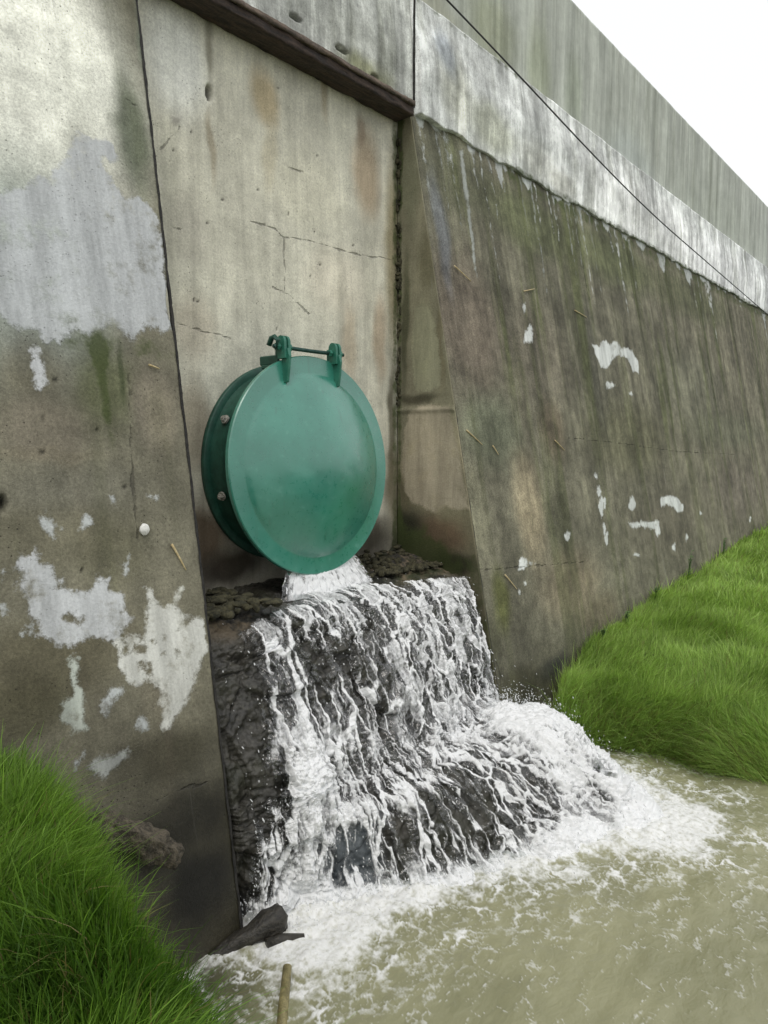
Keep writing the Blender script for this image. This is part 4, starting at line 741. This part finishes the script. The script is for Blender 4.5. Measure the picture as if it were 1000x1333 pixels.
tag(npmesh('grass_bank', np.stack([X, Y, Z], -1).reshape(-1, 3), [gridfaces(len(xs), len(ys))], M_soil), kind='structure')
def zL(x, y):
    e = -1.46-.15*sstep(-.9, -1.5, y)-.25*sstep(-1.4, -2.6, y)+.04*fbm(y*3, y*0, 3, 111)+.05*sstep(-1.0, -.7, y)
    s = e-x; z = WATER-.15+.58*sstep(-.05, .20, s)+.50*sstep(.05, .44, s)+.10*sstep(.4, 1.4, s)
    return z+.03*fbm(x*3, y*3, 4, 112)*sstep(0, .4, s), s
xs = axis(-60, -1.2, -2.9, -1.2, .03, 1.08); ys = axis(-60, -.4, -3.2, -.4, .03, 1.08)
X, Y = np.meshgrid(xs, ys, indexing='ij'); Z, _ = zL(X, Y); Z += .012*fbm(X*12, Y*12, 3, 113)
tag(npmesh('grass_bank', np.stack([X, Y, Z], -1).reshape(-1, 3), [gridfaces(len(xs), len(ys))], M_soil), kind='structure')
def blades(name, Pp, H, W_, lean, col, seg=4):
    """Pp roots (n,3), H heights, W_ half widths, lean (n,2) horizontal tip drift as a fraction of height"""
    n = len(Pp); t = np.linspace(0, 1, seg+1); az = rng.uniform(0, np.pi, n)
    side = np.stack([np.cos(az), np.sin(az), 0*az], 1)
    L = np.hypot(lean[:, 0], lean[:, 1]); droop = 1/(1+.5*L**2)
    V = np.zeros((n, seg+1, 2, 3))
    for i, q in enumerate(t):
        c = Pp.copy(); c[:, 0] += lean[:, 0]*H*q**1.8; c[:, 1] += lean[:, 1]*H*q**1.8; c[:, 2] += H*(q-(1-droop)*q**2.4)
        ww = (W_*(1-q**1.6)+.0002)[:, None]
        V[:, i, 0] = c-side*ww; V[:, i, 1] = c+side*ww
    i0 = (np.arange(n)*(seg+1)*2)[:, None]+(np.arange(seg)*2)[None, :]; i0 = i0.ravel()
    F = np.stack([i0, i0+1, i0+3, i0+2], 1)
    cc = np.repeat(col, (seg+1)*2, axis=0)
    return npmesh(name, V.reshape(-1, 3), [F], M_grass, None, True, dict(bladecol=cc))
def gcol(n, base, var, x, y, seed, dead=.04):
    k = (.5+.9*fbm(x*1.4, y*1.4, 4, seed))[:, None]; k = np.clip(k+rng.normal(0, .22, (n, 1)), 0, 1)
    c = np.array(base[0])*(1-k)+np.array(base[1])*k; c = c*rng.uniform(1-var, 1+var, (n, 1))
    dd = rng.random(n) < dead; c[dd] = np.array((.26, .22, .10))*rng.uniform(.6, 1.2, (dd.sum(), 1)); return c
GA = ((.056, .125, .016), (.205, .345, .055)); GB = ((.185, .295, .055), (.430, .580, .180))
# near bank: long lush blades
def leftpts(n):
    x = -1.28-rng.random(n)**.9*1.75; y = -.70-rng.random(n)*2.0; y = np.minimum(y, -.62); z, s = zL(x, y); ok = (s > .03) & (y < yb(z)-.0)
    return x[ok], y[ok], z[ok], s[ok]
x, y, z, s = leftpts(90000)
tuft = .5+.8*fbm(x*5, y*5, 4, 121); H = (.075+.13*np.clip(tuft, 0, 1.1))*rng.uniform(.55, 1.25, len(x))*(.65+.35*sstep(0, .3, s)); H *= .75+.25*sstep(-.75, -1.0, y); H *= .92+.5*(rng.random(len(x)) < .05)
ang = 5.*fbm(x*1.5, y*1.5, 3, 122)-.5; la = .12+.38*rng.random(len(x))+.7*(rng.random(len(x)) < .12)
lean = np.stack([np.cos(ang)*la+rng.normal(0, .22, len(x)), np.sin(ang)*la*.7-.12+rng.normal(0, .22, len(x))], 1)
tag(blades('long_grass', np.stack([x, y, z-.01], 1), H, rng.uniform(.0010, .0030, len(x)), lean, gcol(len(x), GA, .38, x, y, 123, .03), 5), 'long lush grass on the near bank', 'grass', kind='stuff')
# far bank
def rightpts(n, x0, x1, p=1.):
    x = x0+(x1-x0)*rng.random(n)**p; y = -.62-rng.random(n)*(1.2+x*.55); z, s = zR(x, y); ok = (s > .05) & (y < yb(z)-.005)
    return x[ok], y[ok], z[ok], s[ok]
def facepts(n):
    y = -.62-rng.random(n)*2.6; x0 = np.full(n, 1.74); s0 = rng.random(n)**.8*.42
    _, sx = zR(x0, y); x = x0-sx+s0; z, s = zR(x, y); ok = y < yb(z)-.005
    return x[ok], y[ok], z[ok], s[ok]
parts = [facepts(60000), rightpts(115000, 1.7, 4.2), rightpts(60000, 4.0, 8.0), rightpts(40000, 7.5, 16)]
x, y, z, s = [np.concatenate(q) for q in zip(*parts)]
H = (.075+.065*np.clip(.5+1.2*fbm(x*3.5, y*3.5, 4, 131), 0, 1.3))*rng.uniform(.5, 1.35, len(x))*(1+1.3*sstep(.35, .0, s)); lw = .0021+.0010*np.maximum(x-2.5, 0)**.9
ang = 5.*fbm(x*1.3, y*1.3, 3, 132)-1.2; la = .2+.45*rng.random(len(x))+.3*sstep(.3, .05, s)
lean = np.stack([np.cos(ang)*la*.5-.5*sstep(.3, .05, s)+rng.normal(0, .3, len(x)), np.sin(ang)*la+rng.normal(0, .3, len(x))], 1)
cR = gcol(len(x), GB, .36, x, y, 133, .03); kk = (s < .20) & (rng.random(len(x)) < .10); cR[kk] = np.array((.20, .15, .07))*rng.uniform(.5, 1.3, (kk.sum(), 1)); H = H*np.where(rng.random(len(x)) < .04, 1.7, 1)
tag(blades('meadow_grass', np.stack([x, y, z-.01], 1), H, lw*rng.uniform(.8, 1.3, len(x)), lean, cR, 3), 'bright green meadow grass on the far bank', 'grass', kind='stuff')
# ------------------------------------------------------------------ small things
for i, (a_, b_) in enumerate(STRAWS):
    pa = np.array([a_[0], yb(a_[1])-.009, a_[1]]); pb = np.array([b_[0], yb(b_[1])-.007, b_[1]]); L = np.linalg.norm(pb-pa)
    c = (pa+pb)/2; mid_ = c+np.array([0, -.003, 0])
    rr = .0055 if i == 0 else .0048
    path = np.array([pa*(1-q)**2+2*mid_*q*(1-q)+pb*q*q for q in np.linspace(0, 1, 8)])-c
    v, f = tube(path, np.linspace(rr, rr*.5, 8), 7)
    labs = ['dark tan twig stuck on the brown face left of the gate', 'pale straw on the wall right of the beige render patch', 'tan straw in the middle of the olive streaked face', 'pale straw high on the olive face right of the recess seam', 'pale straw low on the wall just right of the waterfall lip',
            'tiny pale straw below the big lime patch left of the gate', 'small straw lying level high on the streaked face', 'thin short straw right of the level straw on the upper streaked face', 'very thin faint straw just below the one beside the render patch']
    o = tag(npmesh('straw', v, f, M_straw, None), labs[i], 'straw', 'straws stuck on the wall'); o.location = c
px, pz = PEBBLE
v, f = lumps([(0, 0, 0, .021, .012, .023)], 3, 12); o = tag(npmesh('lime_pebble', v, f, M_pebble, None), 'small bright white lump stuck on the brown wall above the twig', 'lump'); o.location = (px, yb(pz)-.006, pz)
C = [(x, -.22, z) for x, z in CABLE]; c0 = np.array(C); dx = (c0[-1]-c0[0]); xs_ = c0[:, 0]
pf = np.polyfit(c0[:, 0], c0[:, 2], 2)
xx = np.linspace(-1.5, 16, 90); cz = np.polyval(pf, xx)
xk = np.array([-1.5]+list(c0[1:, 0])+[16.]); zk = np.array([c0[1, 2]+.12*2.9]+list(c0[1:, 2])+[c0[-1, 2]-.24])
cz = np.interp(xx, xk, zk); cz = np.convolve(np.pad(cz, 4, mode='edge'), np.ones(9)/9, 'valid')
v, f = tube(np.stack([xx, -.22+0*xx, cz], 1), .0062, 8)
tag(npmesh('overhead_cable', v, f, M_cable, None), 'thin black cable running slantwise across the upper wall and parapet', 'cable')
# broken concrete block at the wall foot
def rock_block(c, size, rot, seed, amp=.03, n=26):
    q = np.linspace(-1, 1, n); parts = []
    for ax_ in range(3):
        for sg in (-1, 1):
            Aq, Bq = np.meshgrid(q, q, indexing='ij'); p = np.zeros(Aq.shape+(3,)); p[..., ax_] = sg; p[..., (ax_+1) % 3] = Aq; p[..., (ax_+2) % 3] = Bq
            l = np.linalg.norm(p, axis=-1, keepdims=True); p = p*(1-.22*(l-1)/.73)          # rounded corners
            w_ = p*np.array(size)*.5
            dd = amp*(fbm(w_[..., 0]*9+w_[..., 2]*7+seed, w_[..., 1]*9+w_[..., 2]*5, 5, seed, .6))
            w_ = w_+p/np.linalg.norm(p, axis=-1, keepdims=True)*dd[..., None]
            parts.append((w_.reshape(-1, 3), [gridfaces(n, n, flip=(sg > 0))]))
    v, f = merge(parts); Rm = np.array(Matrix(rot)) if not isinstance(rot, np.ndarray) else rot
    return v@Rm.T, f
def eul(x, y, z): return np.array((Matrix.Rotation(R(z), 3, 'Z')@Matrix.Rotation(R(y), 3, 'Y')@Matrix.Rotation(R(x), 3, 'X')))
v, f = rock_block(0, (.40, .13, .10), eul(10, 38, -8), 5, .045, 34)
o = tag(npmesh('broken_slab', v, f, M_rubble, None), 'rough brown broken slab leaning at the wall foot above the near grass', 'slab'); o.location = (-1.42, -.84, -1.33)
# sodden log in the foam and a split cane in front of it
path = np.array([(-1.24, -.89, -1.94), (-1.14, -.905, -1.91), (-1.05, -.93, -1.885), (-1.0, -.95, -1.872), (-.93, -.975, -1.852), (-.885, -.995, -1.842), (-.868, -1.0, -1.838), (-.860, -1.003, -1.836)])
v, f = tube(path-path[2], np.array([.022, .030, .040, .044, .052, .056, .048, .020]), 22); v += .028*np.stack([fbm(v[:, 0]*30, v[:, 2]*30, 4, 3), fbm(v[:, 0]*30+4, v[:, 1]*30, 4, 5), fbm(v[:, 1]*30, v[:, 2]*30, 4, 9)], 1)
o = tag(npmesh('sodden_log', v, f, M_wood, None), 'dark sodden log lying in the foam at the left foot of the fall', 'log'); o.location = path[2]
path = np.array([(-.99, -1.03, -1.885), (-.93, -1.05, -1.888), (-.85, -1.10, -1.90)]); v, f = tube(path-path[1], np.array([.018, .022, .012]), 10); v += .006*np.stack([fbm(v[:, 0]*30, v[:, 2]*30, 4, 3)]*3, 1)
o = tag(npmesh('driftwood', v, f, M_wood, None), 'short dark piece of driftwood in the water in front of the log', 'driftwood'); o.location = path[1]
path = np.array([(-1.30, -1.44, -1.915), (-1.17, -1.32, -1.895), (-1.05, -1.215, -1.858)]); v, f = tube(path-path[1], np.array([.020, .019, .017]), 12)
o = tag(npmesh('cane_stick', v, f, M_cane, None), 'pale khaki cane poking out of the water at the bottom edge', 'cane'); o.location = path[1]
# small weeds climbing where the far grass meets the wall
def weed(name, x, h, label):
    z = zR(np.array([x]), np.array([-.8]))[0][0]; y = yb(z)-.05; root = empty(name, (x, y, z)); st = []; lf = []
    for k in range(5):
        a = rng.uniform(-.5, .5); p = np.array([(0, 0, 0), (a*.12*h, -.02, h*.5), (a*.35*h, -.03+.02*rng.random(), h*rng.uniform(.7, 1))]); st.append(tube(p, np.array([.003, .0025, .0012]), 5))
        for q in np.linspace(.25, 1, 9):
            c = p[0]*(1-q)**2+2*p[1]*q*(1-q)+p[2]*q*q; az = rng.uniform(0, 6.28); L = rng.uniform(.025, .05); d_ = np.array([math.cos(az)*L, -abs(math.sin(az))*L*.6, .01]); s_ = np.cross(d_, (0, 0, 1)); s_ = s_/np.linalg.norm(s_)*L*.28
            lf.append((np.array([c, c+d_*.5+s_, c+d_, c+d_*.5-s_]), [np.array([[0, 1, 2, 3]])]))
    v, f = merge(st); npmesh('stem', v, f, M_weed, root); v, f = merge(lf); npmesh('foliage', v, f, M_weed, root, False)
    tag(root, label, 'weed', 'weeds at the wall foot')
M_weed = simple('weed_leaf', (.045, .12, .02), (.10, .20, .05), .6, 20, bump=.1)
for x_, h_, l_ in ((4.9, .34, 'tall thin weed against the wall where the far grass begins to climb'), (3.15, .16, 'low weed at the wall foot nearest to the waterfall'), (3.9, .20, 'small weed between the low weed and the tall one at the wall foot'), (6.2, .26, 'farthest leafy weed at the wall foot'), (2.65, .12, 'tiny weed at the near end of the far bank by the wall')):
    weed('weed', x_, h_, l_)
